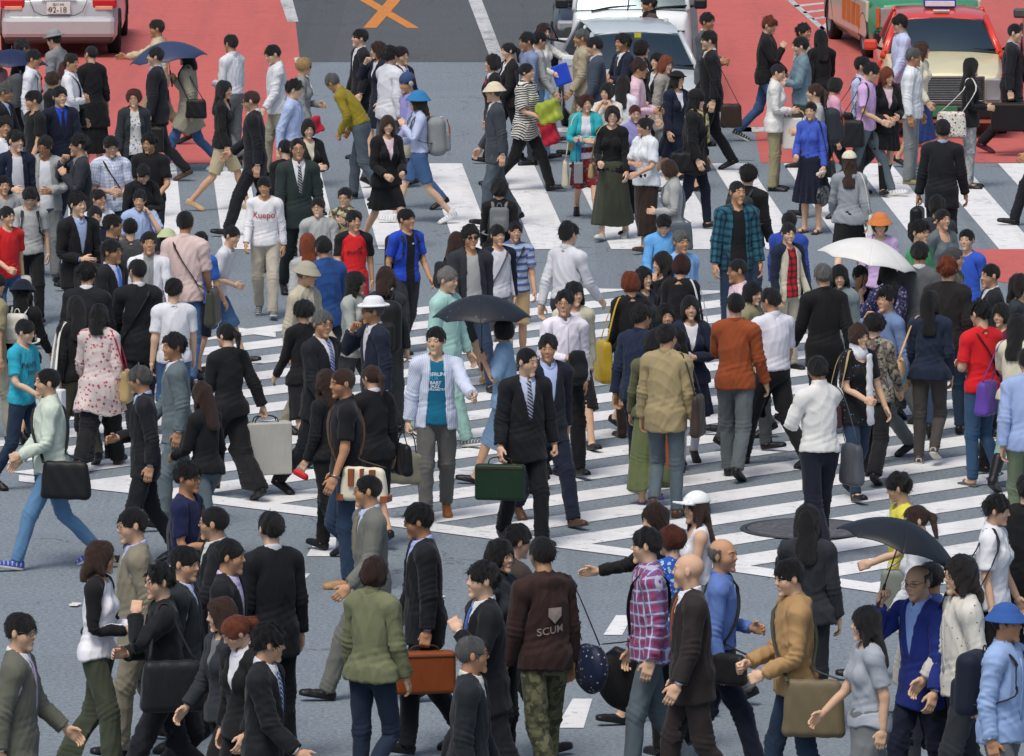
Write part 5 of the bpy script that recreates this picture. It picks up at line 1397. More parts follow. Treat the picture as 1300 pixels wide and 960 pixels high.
for s in (-1, 1):
    rod('mirror', [(s * .22, .2, 1.02), (s * .30, .14, 1.22), (s * .36, .14, 1.24)], .012, blk, sc_); cbox('indicator', (s * .17 - .04, .02, .78), (s * .17 + .04, .09, .84), plain('orange', .2), sc_, .01)
V, F = nets(lambda P: smax(ell(P, (0, 0, .30), (.075, .34, .31)), .36 - P[:, 2] , .02), (-.2, -.45, .3), (.2, .45, .7), .02); link('front_fender', mkmesh('front_fender', V, F, plain('char', .2, .3, coat=.8)), sc_)

for i, (px, py, w_) in enumerate(((172, 636, .10), (95, 770, .12), (330, 742, .08), (560, 760, .07), (985, 800, .08), (470, 190, .07), (560, 150, .06))):
    c_ = at(px, py); V, F = nets(lambda Q: box(Q, (0, 0, .008), (w_ / 2, w_ / 3, .006), .004) + .004 * np.sin(Q[:, 0] * 90), (-.1, -.08, -.01), (.1, .08, .03), .008)
    o = link('paper_scrap', mkmesh('paper_scrap', V, F, plain('offwh', .8))); o.location = (c_[0], c_[1], .008); o.rotation_euler = (0, 0, i * 1.3)
    tag(o, ['small white paper scrap on asphalt left of the crossing line', 'white paper scrap on the open asphalt at lower left', 'paper scrap near the white dashes beside the dark suit', 'paper scrap on open asphalt left of the brown hooded top',
            'paper scrap on asphalt beside the sand hooded top', 'paper scrap by the laughing woman with raised fist', 'paper scrap on grey asphalt below the orange cross'][i], 'litter', 'paper scraps on the road')
# ------------------------------------------------------------------ the crowd: photo pixel of the head top, facing, height, ...
SU = 'suit suit white'
# -- top left
P(-3,63,60,1.58,'f','person in pink top under a navy umbrella at the far left edge','ltee pink','jean djean','bob hblack',arms='du',extra=[umbrella('navy umbrella cut by the left edge above a pink top','vneck','R',.46,(0,.05),.34)])
P(29,48,105,1.70,'m','man in black jacket with pale collar below the silver car bumper','suit suit lblue -','suit suit','short hdark',legs='l')
P(67,39,-115,1.66,'m','person in light grey felt hat and pale grey jacket by the silver car','jkt mgrey','suit grey','short hdark',hat='fedora mgrey',legs='s')
P(44,62,80,1.70,'m','young man in white shirt with grey backpack below the grey hat','shirt white','suit dgrey','short hblack',extra=[backpack('grey backpack on the young man in the white shirt','dgrey')])
P(68,90,70,1.56,'f','woman with loose light brown hair beside the woman in dark glasses','blouse black','skirt black .5','perm hbrown')
P(85,78,85,1.58,'f','woman with reddish hair and dark glasses in a black top','blouse black','skirt black .5','half hauburn',gl=2)
P(91,67,80,1.64,'m','person in white shirt with crossed arms and black strap','shirt white','suit dgrey','short hdark',arms='xx',extra=[cross('black crossbody bag of the person with crossed white sleeves','black','L')])
P(116,57,-150,1.64,'f','woman in long black dress seen from behind below the silver car','tunic black','skirt black .30','crop hblack',arms='dd',legs='s')
P(199,24,-92,1.70,'m','man in beige jacket reaching his arm out behind the navy umbrella','jkt beige','suit khaki','short hblack',arms='sp',legs='L')
P(236,60,-98,1.62,'f','woman in long beige trench coat holding a navy umbrella','coat stone .60','jean jean','half hblack',arms='sc',legs='L',extra=[shoulder('black shoulder bag behind the beige trench coat','black','L',size=(.30,.26,.10),drop=.42,fwd=-.14),umbrella('navy blue umbrella over the beige trench coat','33405f','R',.50,(-.13,.02),.42)],shoes='sneaker white')
P(198,59,-95,1.72,'m','man in black suit striding left with black briefcase and brown shoes','suit suit lblue -','suit suit','short hblack',legs='R',arms='ks',shoes='leather brown',extra=[carry('large black briefcase swinging beside the red road surface','black','L',size=(.42,.32,.10))])
P(293,43,-125,1.70,'m','man in white shirt walking left over the red road','shirt white','suit grey','short hblack',arms='bs')
P(170,112,12,1.56,'f','woman with short auburn hair in grey jacket over blue floral top','open char offwh/floral/sblue/blue','suit black','perm hauburn',gl=1,arms='dd')
P(8,104,70,1.70,'m','grey haired man in dark suit with pale blue shirt at left edge','suit suit lblue navy','suit suit','short hgrey')
P(42,114,-65,1.66,'m','young man in black t-shirt facing left beside the blue shirt','tee black','jean djean','short hblack')
P(75,109,25,1.70,'m','man in navy suit with bright blue shirt and dark tie','suit navy royal navy','suit navy','short hblack',text=None)
P(6,147,30,1.66,'m','smiling young man in white shirt at the left edge','shirt white','suit grey','spiky hdark')
P(20,165,22,1.66,'m','smiling young man in open navy denim jacket over white t-shirt','open dnavy white','jean djean','spiky hblack',arms='db')
P(57,172,0,1.66,'m','young man with glasses in pale grey cardigan over white t-shirt','open lgrey white','suit grey','short hdark',gl=1,arms='bl',nod=18)
P(101,170,-75,1.70,'m','man with glasses in charcoal suit touching his mouth','suit char mgrey char','suit char','spiky hblack',gl=1,arms='ch')
P(141,172,18,1.66,'m','student with glasses in white checked short sleeve shirt','sshirtout white/check/lblue','suit char','short hblack',gl=1,arms='bb',extra=[cross('thin black crossbody bag on the white checked shirt','black','L','tote',(.22,.18,.06))])
P(189,168,-8,1.60,'m','boy in black polo shirt standing with hands low','polo black','suit char','spiky hblack',arms='ld')
P(184,210,20,1.46,'m','boy with bowed head in black tracksuit top','jkt black','suit black','short hblack',nod=38,arms='xx')
# -- beside the red road
P(285,102,82,1.62,'f','woman in black blouse and khaki knee shorts striding right','blouse black','shorts beige .52','long hblack',legs='L',arms='sd',shoes='pump sand')
P(317,114,-92,1.76,'m','bearded man in sunglasses and black suit walking left','suit suit white navy','suit suit','crop hbrown',gl=2,legs='L')
P(343,57,-82,1.68,'m','man in white shirt with wristwatch looking down at left of the gold haired woman','shirtout white','suit stone','short hblack',nod=20,extra=[watch('L')])
P(387,72,82,1.62,'f','woman with short blond curls and sunglasses over grey top','ltee mgrey','suit stone','perm hblond',gl=2,extra=[held('red cardigan carried by the blond woman','folded_cardigan',(.14,.22,.30),'crim','R','cardigan',rough=.9)],arms='bs')
P(375,100,72,1.70,'m','man in pale blue shirt with swept black hair','shirt lblue/vstripe/pblue','suit grey','spiky hblack')
P(416,94,-105,1.66,'m','grey haired man in mustard shirt bending forward','shirt mustard','suit slate','short hgrey',bend=32,arms='ll',legs='r')
P(392,151,28,1.58,'f','woman in black jacket and cream blouse with folded hands','blazer black cream','skirt black .5','bob hdark',arms='xx',extra=[carry('black and white patterned handbag hanging from folded hands','black/splash/white/grey','L','tote',(.26,.26,.08),.16)])
P(362,176,-160,1.58,'f','woman with black ponytail behind the man in the green suit','blouse black','suit black','pony hblack')
P(377,174,14,1.74,'m','man with glasses in dark green suit and striped tie','suit 26302f white navy/tie/lgrey','suit 20282a','thin hdark',gl=1,legs='l',arms='dd')
P(458,36,-72,1.68,'m','slim person in black suit and white collar below the orange cross','suit suit white -','suit suit','short hblack',legs='s')
P(479,52,-60,1.58,'f','laughing woman with brown hair raising a fist','blazer navy white','skirt navy .5','half hbrown',arms='dh')
P(496,58,125,1.74,'m','tall man in loose white shirt seen from behind','shirtout white','suit slate','spiky hblack',legs='r')
P(509,58,60,1.72,'m','man with glasses in dark suit and blue tie behind the white shirt','suit suit white royal','suit suit','short hblack',gl=1)
def phones(pr):
    for s in (-1, 1):
        V, F = nets(lambda Q: ell(Q, (s * .092, .01, 1.61), (.022, .034, .038)), (s * .092 - .05, -.05, 1.55), (s * .092 + .05, .07, 1.67), .01); put(pr, 'headphones', one(V, F, 'head'), plain('lgrey', .4), pr.o)
P(515,93,-72,1.70,'m','man in dark blue beanie with white headphones','shirt lav','jean jean','short hblack',hat='beanie 33486b',extra=[phones])
P(531,116,-78,1.62,'f','woman in blue bucket hat and cream vest with grey hiking pack','shirt pblue','shorts jean .56','half hbrown',hat='bucket 2c6fa0',arms='cb',legs='R',shoes='sneaker white',extra=[backpack('grey hiking backpack with orange stripe','mgrey',(.34,.50,.24),acc='orange',scol='dgrey'),shoulder('cream handbag of the woman in the blue bucket hat','cream','R',size=(.28,.26,.12),drop=.34,fwd=.1)])
P(493,146,28,1.60,'f','woman in black jacket pink top and short black skirt','blazer black lpink','skirt black .54','long hbrown',legs='L',arms='ll',shoes='pump black')
P(626,68,-82,1.64,'f','woman in black suit with red tie and wide trousers','suit black white red','wide black','bob hblack',legs='s')
P(627,104,-82,1.70,'m','man in cream bucket hat and dark grey suit','suit 383d44 white -','suit slate','short hgrey',hat='bucket c8bda4',legs='l')
P(645,53,-72,1.60,'f','woman in black suit with hair tied back beside the dark car','blazer black white','suit black','pony hblack')
P(668,79,65,1.64,'f','woman in black and white striped top holding a yellow bag','bigtee offwh/hstripe/black','suit black','pony hdark',legs='L',arms='sl',shoes='leather black',extra=[held('bright yellow bag hugged by the woman in stripes','yellow_bag',(.22,.30,.34),'lime','R','bag',up=.10),held('red jacket hanging below the yellow bag','red_jacket',(.16,.34,.30),'crim','R','jacket',rough=.9,up=-.16)])
P(668,40,-70,1.70,'m','man in blue grey striped shirt near the dark scooter','shirt 8793ab/vstripe/sblue','suit char','short hblack')
P(686,39,95,1.68,'m','man in pale grey shirt between striped shirt and laughing woman','shirt lgrey','jean ljean','short hblack')
P(691,29,62,1.60,'f','laughing woman with pink neck strap holding out her hand','ltee offwh','jean ljean','half hbrown',arms='pl',extra=[held('bright blue folder held by the laughing woman','folder',(.05,.30,.26),'royal','R')])
P(738,36,-84,1.66,'m','old man in tan jacket and grey hair beside the scooter','jkt b0a68c','suit khaki','short hgrey')
P(753,46,-90,1.72,'m','man in blue grey suit jacket facing the scooter','suit 3f4957 white -','suit 3f4957','short hblack')
P(791,42,-68,1.70,'m','smiling man in navy suit and tie against the silver car','suit navy white navy','suit navy','spiky hblack',arms='xx')
P(815,51,72,1.60,'f','woman with black bob in profile against the windscreen','blazer black white','suit black','bob hblack')
P(834,66,-60,1.56,'f','woman in black suit half hidden behind reddish hair','blazer black white','suit black','half hblack')
P(813,75,82,1.68,'m','young man with tousled hair in pink shirt looking at a phone','shirt lpink/vstripe/pink','suit dgrey','spiky hbrown',arms='bb',nod=10,extra=[held('long dark mobile phone held by the pink shirt','mobile_phone',(.05,.16,.02),'char','R',tilt=-30,up=.06)])
P(792,95,165,1.58,'f','woman with long dark brown hair seen from behind by the pink shirt','ltee white','skirt grey .5','long hdark')
P(771,105,-8,1.54,'f','woman covering her mouth with both hands','sblouse offwh','skirt beige .5','bob hblack',arms='hh')
P(847,70,62,1.60,'f','woman with long red brown hair in loose beige dress','tunic 9c978e .72','skirt grey .55','long hred',arms='dd')
P(860,90,42,1.52,'f','schoolgirl in black hat and dark uniform','blazer navy white','pleat navy','half hblack',hat='school black',arms='ld')
P(744,119,0,1.54,'f','older woman in turquoise jacket with folded hands','open turq white','skirt dred/floral/teal/red .45','perm hauburn',arms='xx',extra=[shoulder('cream canvas shoulder bag on the turquoise jacket','cream','R',size=(.28,.36,.10),drop=.62,fwd=.06),carry('small grey drawstring bag held by blue cords','mgrey','L','paper',(.22,.28,.12),.30,hcol='blue',name='drawstring_bag')])
P(778,134,-14,1.56,'f','smiling woman with glasses in black knit top and long olive skirt','ltee black','skirt dolive .18','bob hdark',gl=1,arms='dl',shoes='pump offwh',extra=[shoulder('small tan shoulder bag on the black knit top','tan','R',size=(.22,.2,.08),drop=.48)])
P(806,132,-10,1.56,'f','woman in lavender cardigan standing behind two friends','knit lav','skirt black .3','crop hauburn')
P(818,148,-48,1.56,'f','woman in white short sleeve blouse and long black skirt','sshirtout d9dee2','skirt dbrown .20','bun hblack',arms='lx',shoes='leather brown')
P(846,203,-82,1.54,'f','woman in pale grey sweater looking down at right of long skirts','knit lgrey .84','suit dgrey','bob hbrown',nod=22,arms='bd',extra=[cross('grey messenger bag on the pale grey sweater','slate','L','tote',(.40,.34,.10))])
P(885,115,72,1.64,'f','woman in black coat and cap with fringed yellow scarf','coatc black','jean navy','half hblack',hat='beanie black',arms='dd',extra=[scarf('c4b36a/splash/8f7d45/offwh',.30),cross('black leather shoulder bag beside the yellow scarf','black','R','tote',(.30,.24,.10),back=.1)])
P(900,38,-85,1.78,'m','tall man in black suit walking left beside the red lane','suit suit offwh -','suit suit','short hblack',legs='l',extra=[shoulder('dark brown bag behind the tall black suit','dbrown','L',size=(.28,.30,.12),drop=.62,fwd=-.2)])
P(898,15,65,1.74,'m','man in grey jacket behind the tall man in black','suit 4c5257 white -','suit char','short hblack',arms='bb')
P(823,-7,-80,1.70,'m','person with black scarf and brown jacket in front of the white van','jkt 4a4038','suit char','spiky hdark',extra=[scarf('black',.2)])
# -- top right
P(978,20,82,1.72,'m','man with red brown hair in black jacket striding over red road','jkt black','jean jean','spiky hred',legs='R',arms='sc',shoes='sneaker black')
P(1020,29,72,1.66,'m','person with wavy black hair in cream top on red road','ltee cream','suit dgrey','spiky hdark',arms='cc')
P(1016,46,-82,1.68,'m','man in faded denim jacket with folded arms','jkt 6f8794','suit dolive','short hblack',arms='xx')
P(1041,37,-165,1.60,'f','woman with long wavy black hair and black top on red road','blouse black','skirt black .5','long hblack',extra=[shoulder('black leather bag on the woman with long wavy hair','black','L')])
P(989,80,82,1.58,'f','woman in white jacket carrying a white shopping bag','jkt d5d6d2 .80','suit khaki','crop hblack',arms='kb',legs='s',shoes='leather black',extra=[carry('large white paper shopping bag of the woman in the white jacket','d6d3cd','R','paper',(.40,.42,.12),.10,hcol='sand')])
P(1035,105,-82,1.62,'f','woman with dark ponytail and backpack facing left','tee lgrey','suit black','pony hbrown',arms='bb',extra=[backpack('dark grey backpack on the woman with the ponytail','char',(.32,.46,.20),acc='orange')])
P(1062,98,100,1.52,'f','person with a pink bag behind the dark ponytail','tee pink','suit black','bob hblack',arms='dd')
P(1029,128,-28,1.56,'f','woman in blue cardigan and navy skirt with folded umbrella','shirt 3f58b5','pleat navy .40','crop hblack',arms='dl',shoes='sandal black',legs='s',extra=[shoulder('narrow black shoulder bag on the blue cardigan','black','L',size=(.20,.22,.08)),carry('black and grey patterned handbag below the blue cardigan','black/splash/dgrey/grey','L','hobo',(.34,.28,.10),.14),held('folded umbrella with cream handle','folded_umbrella',(.045,.34,.045),'cream','L',tilt=85)],text=None)
P(1078,192,172,1.56,'f','girl in cream cap and grey hooded top seen from behind','hood 8f959b','skirt black .45','long hbrown',hat='cap cream',extra=[shoulder('white canvas bag on the grey hooded top','offwh','R',size=(.26,.34,.08))])
P(1095,71,65,1.68,'m','man in pale blue shirt with large black tote bag','shirt pblue','suit dgrey','short hblack',extra=[shoulder('black tote bag on the man in pale blue shirt','black','R',size=(.36,.30,.12),drop=.42,fwd=-.12)])
P(1110,79,72,1.72,'m','man in lilac polo shirt looking down at his hands','polo c3a4cf','jean gjean','short hblack',nod=24,arms='ll',legs='L',shoes='sneaker white',extra=[shoulder('black tote bag with blue patch on the lilac polo shirt','black','R',size=(.40,.34,.12),drop=.44,fwd=-.1)])
P(1127,85,22,1.58,'f','smiling woman in black cardigan and black knee socks','blazer black lpink','pleat black .60','half hred',arms='bl',legs='r',extra=[*[lambda pr, q=q: put(pr,'sock',garment('sock','f',.40,neck=q),fabric('black'),pr.o) for q in 'LR'],shoulder('dark leather bag on the black cardigan','dbrown','R',size=(.34,.22,.12),drop=.50)])
P(1142,18,-82,1.72,'m','man in pale blue shirt in front of the red taxi wing','shirtout pblue','suit grey','spiky hblack')
P(1160,60,75,1.70,'m','grey haired man in white zip jacket beside the taxi','jkt d3d8dc','suit mgrey','short hgrey',legs='s',arms='dd',shoes='leather khaki')
P(1170,52,70,1.60,'f','woman with long brown hair cream sweater and blue skirt','knit cream','skirt 2c3f74 .35','long hbrown')
P(1232,73,82,1.62,'f','woman in black cardigan with white floral bag before the taxi','ltee black .82','suit lgrey/splash/mgrey/lgrey','long hblack',arms='bb',legs='s',shoes='pump black',extra=[shoulder('white bag with red flower pattern before the taxi','offwh/floral/crim/green','R',size=(.42,.34,.12),drop=.42,fwd=-.2)])
P(1197,151,168,1.74,'m','broad man in dark suit seen from behind on the zebra stripes','suit suit lblue -','suit suit','short hblack',arms='kd',legs='s',extra=[carry('black bag hanging left of the broad dark suit','black','L','pack',(.30,.40,.14),.04)])
P(1290,29,82,1.76,'m','man in dark suit at right edge carrying a big black case','suit suit lblue -','suit suit','crop hblack',legs='R',arms='sk',shoes='leather maroon',extra=[carry('big black case beside the taxi at the right edge','black','R',size=(.50,.36,.16))])
P(1322,110,-80,1.70,'m','person in black at the right edge stepping onto the stripes','suit suit white -','suit suit','short hblack',legs='R')
# -- second row, left
P(5,222,35,1.50,'m','boy with fringe at left edge behind the red t-shirt','tee lgrey','jean jean','short hblack')
P(9,261,35,1.50,'m','smiling boy in bright red t-shirt holding a white cap','tee red','jean jean','short hblack',arms='dl',extra=[held('white cap held by the boy in red','white_cap',(.18,.16,.10),'offwh','L','cap')])
P(38,238,8,1.46,'m','boy looking down with navy backpack straps over grey t-shirt','tee lgrey','suit black','short hblack',nod=25,extra=[backpack('navy backpack of the boy looking down','navy')])
P(99,244,32,1.72,'m','man in black jacket and pale blue shirt with black holdall','suit black lblue -','suit black','spiky hblack',arms='kb',extra=[carry('bulky black holdall beside the pale blue shirt','black','R','pack',(.46,.34,.20),.02)])
P(120,261,28,1.42,'m','boy in navy t-shirt printed with pale letters','tee dnavy','shorts navy','short hblack',text=('lblue',[('ZT',.12,0,1.22)]))
P(124,239,30,1.50,'m','boy with glasses behind the navy t-shirt','tee white','shorts navy','short hblack',gl=1)
P(178,240,12,1.46,'m','laughing boy in light blue shirt','sshirtout lblue','shorts navy','short hblack',arms='hd')
P(143,271,95,1.60,'m','dark haired person in profile above the blue tie','tee black','suit black','short hblack')
P(165,276,-170,1.52,'m','dark haired boy seen from behind near the pale vest','tee dgrey','shorts grey','short hblack')
P(140,303,58,1.70,'m','man with glasses in black suit and long blue tie','suit suit pblue 2f6fd0','suit suit','short hblack',gl=1,arms='dd')
P(110,332,168,1.70,'m','man in black suit seen from behind left of the blue tie','suit suit white -','suit suit','spiky hblack')
P(175,328,-168,1.70,'m','man in black suit with shoulder strap right of the blue tie','suit suit white -','suit suit','short hblack',extra=[cross('slim black crossbody bag on the black suit right of the blue tie','black','L','tote',(.3,.24,.06))])
P(189,293,0,1.60,'m','person in grey knitted vest over white shirt','shirt white/panel/mgrey','suit grey','short hblack')
P(213,290,170,1.50,'m','person in pale green hat seen from behind','tee brown','shorts grey','short hdark',hat='bucket b9c59a')
P(235,267,172,1.76,'m','tall man in pale pink shirt with olive messenger bag','sshirtout cfb9b4','jean jean','short hblack',legs='l',extra=[cross('dark olive messenger bag on the pale pink shirt','dolive','R','tote',(.42,.36,.12),scol='dbrown')])
P(256,293,150,1.50,'m','boy in bright blue shirt behind the pale pink shirt','tee 2f62b5','shorts navy','short hblack')
P(297,286,78,1.50,'m','boy in white t-shirt leaning forward to the right','tee white','shorts jean .44','short hblack',bend=16,legs='L',arms='db')
P(335,223,-4,1.52,'m','boy in white long sleeve shirt with red lettering','ltee e0e0e4','suit b3ab9c','short hblack',legs='l',shoes='sneaker dgrey',text=('a5343c',[('Kuepo',.105,0,1.235),('- - -  - - -',.03,.02,1.19)]))
P(221,352,-165,1.60,'m','dark haired youth in plain white t-shirt seen from behind','tee white','jean jean','short hblack')
P(29,356,162,1.56,'f','girl in navy bucket hat with white backpack straps','blouse black','skirt navy .5','long hblack',hat='bucket navy',extra=[backpack('white backpack of the girl in the navy hat','offwh',(.26,.32,.14))])
P(-4,345,120,1.62,'m','person in grey beige shirt cut by the left edge','sshirtout khaki','suit stone','short hblack')
P(95,375,-165,1.60,'f','woman with long black hair carrying a white quilted bag','ltee black','suit 5b5c50','long hblack',legs='L',extra=[shoulder('white quilted bag hung from a pearly chain','offwh','L',size=(.34,.36,.14),drop=.50,fwd=-.16)])
P(126,385,172,1.58,'f','woman in pink floral tunic over black trousers','tunic d5c6c4/floral/b0526a/c9c49a .62','wide black','half hdark',legs='R',arms='sd',shoes='pump dbrown',extra=[shoulder('tan straw bag with red strap on the floral tunic','tan','R',size=(.26,.34,.12),drop=.40,scol='crim')])
P(34,405,62,1.56,'m','boy in cyan t-shirt printed with dark letters','tee cyan','jean djean','short hblack',nod=14,arms='bl',hat=None,text=('1b2b38',[('PANTER',.075,0,1.25),('DIVE',.06,-.01,1.18)]),extra=[carry('white plastic carrier bag of the boy in cyan','d9dadc','L','paper',(.30,.40,.10),.04,hcol='offwh')])
P(221,422,-82,1.72,'m','man with thick black hair in teal grey suit','suit 5e6b70 white -','suit 5e6b70','spiky hblack')
P(286,409,-148,1.64,'f','woman in black trouser suit with ponytail and paper bag','blazer black black','wide black','pony hdark',legs='L',arms='bK',extra=[carry('big grey white paper shopping bag beside the black trouser suit','b9b8b0','R','paper',(.48,.50,.16),.06,yaw=75)])
P(61,466,-82,1.76,'m','balding man in pale mint jacket and light blue jeans','jkt c3cfc0','jean 5f87ad','thin hblack',legs='L',arms='ls',shoes='sneaker blue',extra=[watch('L'),cross('black messenger bag at the hip of the pale mint jacket','black','L','tote',(.44,.32,.12),back=.09)])
P(176,463,-82,1.70,'m','grey haired man in black suit facing left above the asphalt','suit suit lblue -','suit suit','short hgrey',legs='l',arms='sb')
P(254,484,-128,1.60,'f','woman with long brown hair in black top stretching a hand back','ltee black','jean gjean','long hbrown',legs='R',arms='ld',extra=[watch('L')])
# -- second row, centre left
P(404,249,8,1.46,'m','boy with glasses in grey hooded top hugged from behind','hood lgrey','shorts navy','short hblack',gl=1)
P(438,237,-32,1.48,'m','laughing boy in camouflage jacket hugging his friend','jkt khaki/camo/dolive/beige','suit dgrey','short hblack',gl=1,arms='wx')
P(449,266,8,1.48,'m','boy in red football shirt with black sleeves','tee red/sleeves/black','shorts crim','short hblack',text=('1a1214',[('puma',.085,0,1.225),('@cat',.07,.07,1.29)]))
P(515,264,32,1.52,'m','boy in blue football shirt with black panel and backpack','tee royal/panel/black','suit char','short hblack',extra=[backpack('black backpack of the boy in the blue football shirt','black')],text=('white',[('@tri',.04,.02,1.33)]))
P(390,296,-165,1.56,'f','woman with straight orange brown hair seen from behind','ltee lgrey','suit grey','long horange')
P(409,299,-152,1.70,'m','man in strong blue jacket seen from behind','jkt 24477f','suit char','short hblack')
P(391,332,60,1.68,'m','old man in beige sun hat and beige shirt','shirtout b3ac98','suit stone','thin hgrey',hat='bucket a9a493',gl=1,legs='r')
P(385,379,-150,1.58,'f','woman in wide necked black top behind the purple tie','blouse black','skirt black .5','perm hblack')
P(411,393,52,1.74,'m','man with glasses in black suit and purple striped tie','suit suit white 4a3d86/tie/lblue','suit suit','short hgrey',gl=1,legs='L',fat=1.15,extra=[carry('soft dark leather document bag left of the purple tie','2c2b2c','R','tote',(.42,.26,.08),.04)])
P(451,344,62,1.58,'f','woman with straight dark hair in pale grey hooded top','hood 9aa09c','suit dgrey','long hblack')
P(474,378,-62,1.68,'m','man in white straw hat and navy jacket raising a fist','suit 1c2436 white -','suit grey','short hgrey',hat='fedora d6d8dc',gl=1,arms='dh')
P(490,338,172,1.60,'f','woman with brown hair carrying a huge black backpack','ltee char','suit dgrey','half hbrown',extra=[backpack('huge black backpack with side pocket','black',(.40,.56,.26))])
P(584,294,118,1.60,'f','woman with wavy brown hair white t-shirt and beige heels','tee white','skirt char .5','long hbrown',legs='R',shoes='pump sand',extra=[backpack('small black backpack on the woman with wavy brown hair','black',(.24,.3,.12))])
P(597,285,18,1.68,'m','man in sunglasses and dark jacket behind wavy brown hair','open char lgrey','jean djean','spiky hblack',gl=2)
P(635,225,178,1.60,'f','woman in black wide necked top seen from behind on the stripes','blouse black','suit char','bob hblack',extra=[backpack('grey strapped small backpack on the black wide necked top','grey',(.22,.28,.10))])
P(631,284,22,1.48,'m','boy in white shirt with navy sleeves and camouflage strap','ltee white/sleeves/navy','shorts grey','short hblack',extra=[cross('bag with a camouflage strap on the boy with navy sleeves','grey/camo/dgrey/lgrey','R','tote',(.26,.22,.08),scol='dgrey')])
P(655,280,8,1.50,'m','boy in blue polo shirt with wide dark stripes','polo 9db3d8/bstripe/4d5f90/lgrey','shorts sand','short hblack',extra=[cross('thin bag strapped over the striped polo shirt','black','R','tote',(.24,.2,.07))])
P(570,338,62,1.74,'m','old man with white hair in mint green work jacket','jkt a3cbc4','suit 86a9a2','short hlgrey',legs='R',shoes='sneaker slate',arms='dd')
P(640,404,-95,1.58,'f','woman in pale denim dress under the dotted black umbrella','sshirtout 7fa0bf','skirt 7d9fbf .40','bob hblack',arms='cd',legs='R',extra=[umbrella('black umbrella with small grey dots','22252c/dots/50545e','L',.45,(.0,0),.54)])
P(553,414,4,1.72,'m','young man in open pale striped shirt over printed blue t-shirt','open ccd3e3/vstripe/aab8d6 tealt','suit 5a5a58','short hblack',legs='r',arms='pk',shoes='leather 8a5426',
  text=('e4ecf2',[('BERLIN',.045,-.005,1.310),('FÜR',.048,-.03,1.272,'2aa6dd'),('BABY',.042,-.015,1.236),('JAZZ',.036,-.018,1.206),('ORCHESTRA',.027,.0,1.180)]),
  extra=[carry('olive canvas holdall with black handles','6b6a5c','R','tote',(.44,.30,.18),.16,yaw=65)])
P(434,466,-84,1.84,'m','big man in black polo shirt and dark jeans with wristwatch','polo black','jean djean','crop hbrown',legs='P',arms='ds',shoes='leather 9a7650',extra=[watch('L'),cross('cream canvas bag with brown leather buckles','cfc8b4','L','tote',(.40,.27,.11),scol='brown',back=.12,trim='8a4a2c')])
P(414,468,-125,1.58,'f','woman with long brown hair behind the black polo shirt','ltee black','suit black','long hbrown',arms='dd',extra=[held('red drink bottle beside the black polo shirt','bottle',(.06,.06,.17),'red','L',up=-.05)])
P(472,462,-150,1.60,'f','woman in black jacket with brown ponytail and white collar','suit black white -','skirt black .5','pony hbrown',extra=[shoulder('large black shoulder bag on the woman with the brown ponytail','black','R',size=(.36,.30,.12))])
P(467,601,-74,1.72,'m','man with glasses in long grey suit jacket','suit 6a6c66 pblue 7d7350','suit 6a6c66','thin hdark',gl=1)
# -- second row, centre right
P(721,281,142,1.72,'m','man in white shirt and dark trousers seen from behind','shirt white','suit char','spiky hblack',legs='L')
P(729,357,12,1.62,'f','woman in cream cardigan behind the man with glasses','open cream white','skirt black .4','half hblack')
P(717,367,15,1.72,'m','man with glasses in white shirt carrying a black jacket','shirt ddd9e4','suit black','short hblack',gl=1,arms='sx',legs='l',extra=[held('black jacket folded over the arm of the white shirt','folded_jacket',(.20,.30,.30),'suit','R','jacket',rough=.9,up=-.08)])
P(843,273,12,1.42,'m','boy in sky blue hooded top looking down','hood 5f9fd6','shorts grey','short hblack',nod=28)
P(865,291,42,1.66,'m','grey haired man in pale blue jacket near the blue hooded top','jkt 7fa8d8','suit grey','short hgrey')
P(840,319,-62,1.58,'f','woman with dark wavy hair and hand at her chin','ltee black','skirt navy .5','long hdark',arms='hd')
P(866,322,160,1.58,'f','woman with mahogany bob and white bag strap','ltee black','skirt black .5','bob hauburn',extra=[shoulder('black bag on a white strap beside the mahogany hair','black','R',scol='white')])
P(800,344,-165,1.58,'f','woman with bright orange hair teal skirt and ankle boots','ltee black .92','skirt 3c7488 .50','bob horange',legs='s',shoes='boot dbrown',extra=[shoulder('mustard yellow shoulder bag with brass stud','gold','L',size=(.34,.44,.16),drop=.44)])
P(817,338,52,1.58,'f','woman with black hair in profile right of the orange hair','ltee char','skirt grey .45','half hblack')
P(815,385,150,1.68,'m','man in navy jacket seen from behind near the orange hair','jkt 1e2840','suit navy','spiky hblack')
P(845,385,22,1.56,'f','woman with black bangs behind the navy cardigan','blazer black white','skirt black .5','bob hblack')
P(876,375,10,1.58,'f','schoolgirl in navy cardigan white socks and black loafers','blazer dnavy white','pleat dnavy .50','long hblack',legs='r',arms='xl',extra=[*[lambda pr, q=q: put(pr,'sock',garment('sock','f',.38,neck=q),fabric('white'),pr.o) for q in 'LR'],held('clear plastic cup held by the schoolgirl','plastic_cup',(.07,.07,.11),'offwh','L')])
P(847,410,165,1.72,'m','man in tan jacket and grey jeans seen from behind','jkt a3946f .78','jean gjean','short hblack',legs='Q',arms='dd',shoes='leather brown',extra=[shoulder('dark brown leather tote on the tan jacket','3c302b','R',size=(.30,.38,.10),drop=.36)])
P(830,420,175,1.56,'f','woman in long olive skirt hidden behind the tan jacket','ltee olive','skirt 66704a .14','bob hblack',shoes='sandal purple',extra=[carry('orange paper bag behind the tan jacket','b8562f','R','paper',(.26,.34,.10),.08)])
P(936,228,14,1.76,'m','man in blue green plaid shirt over black t-shirt','open 1f4258/plaid/2c6a78/0e1f30 black','jean djean','crop hblack',legs='s',arms='dd')
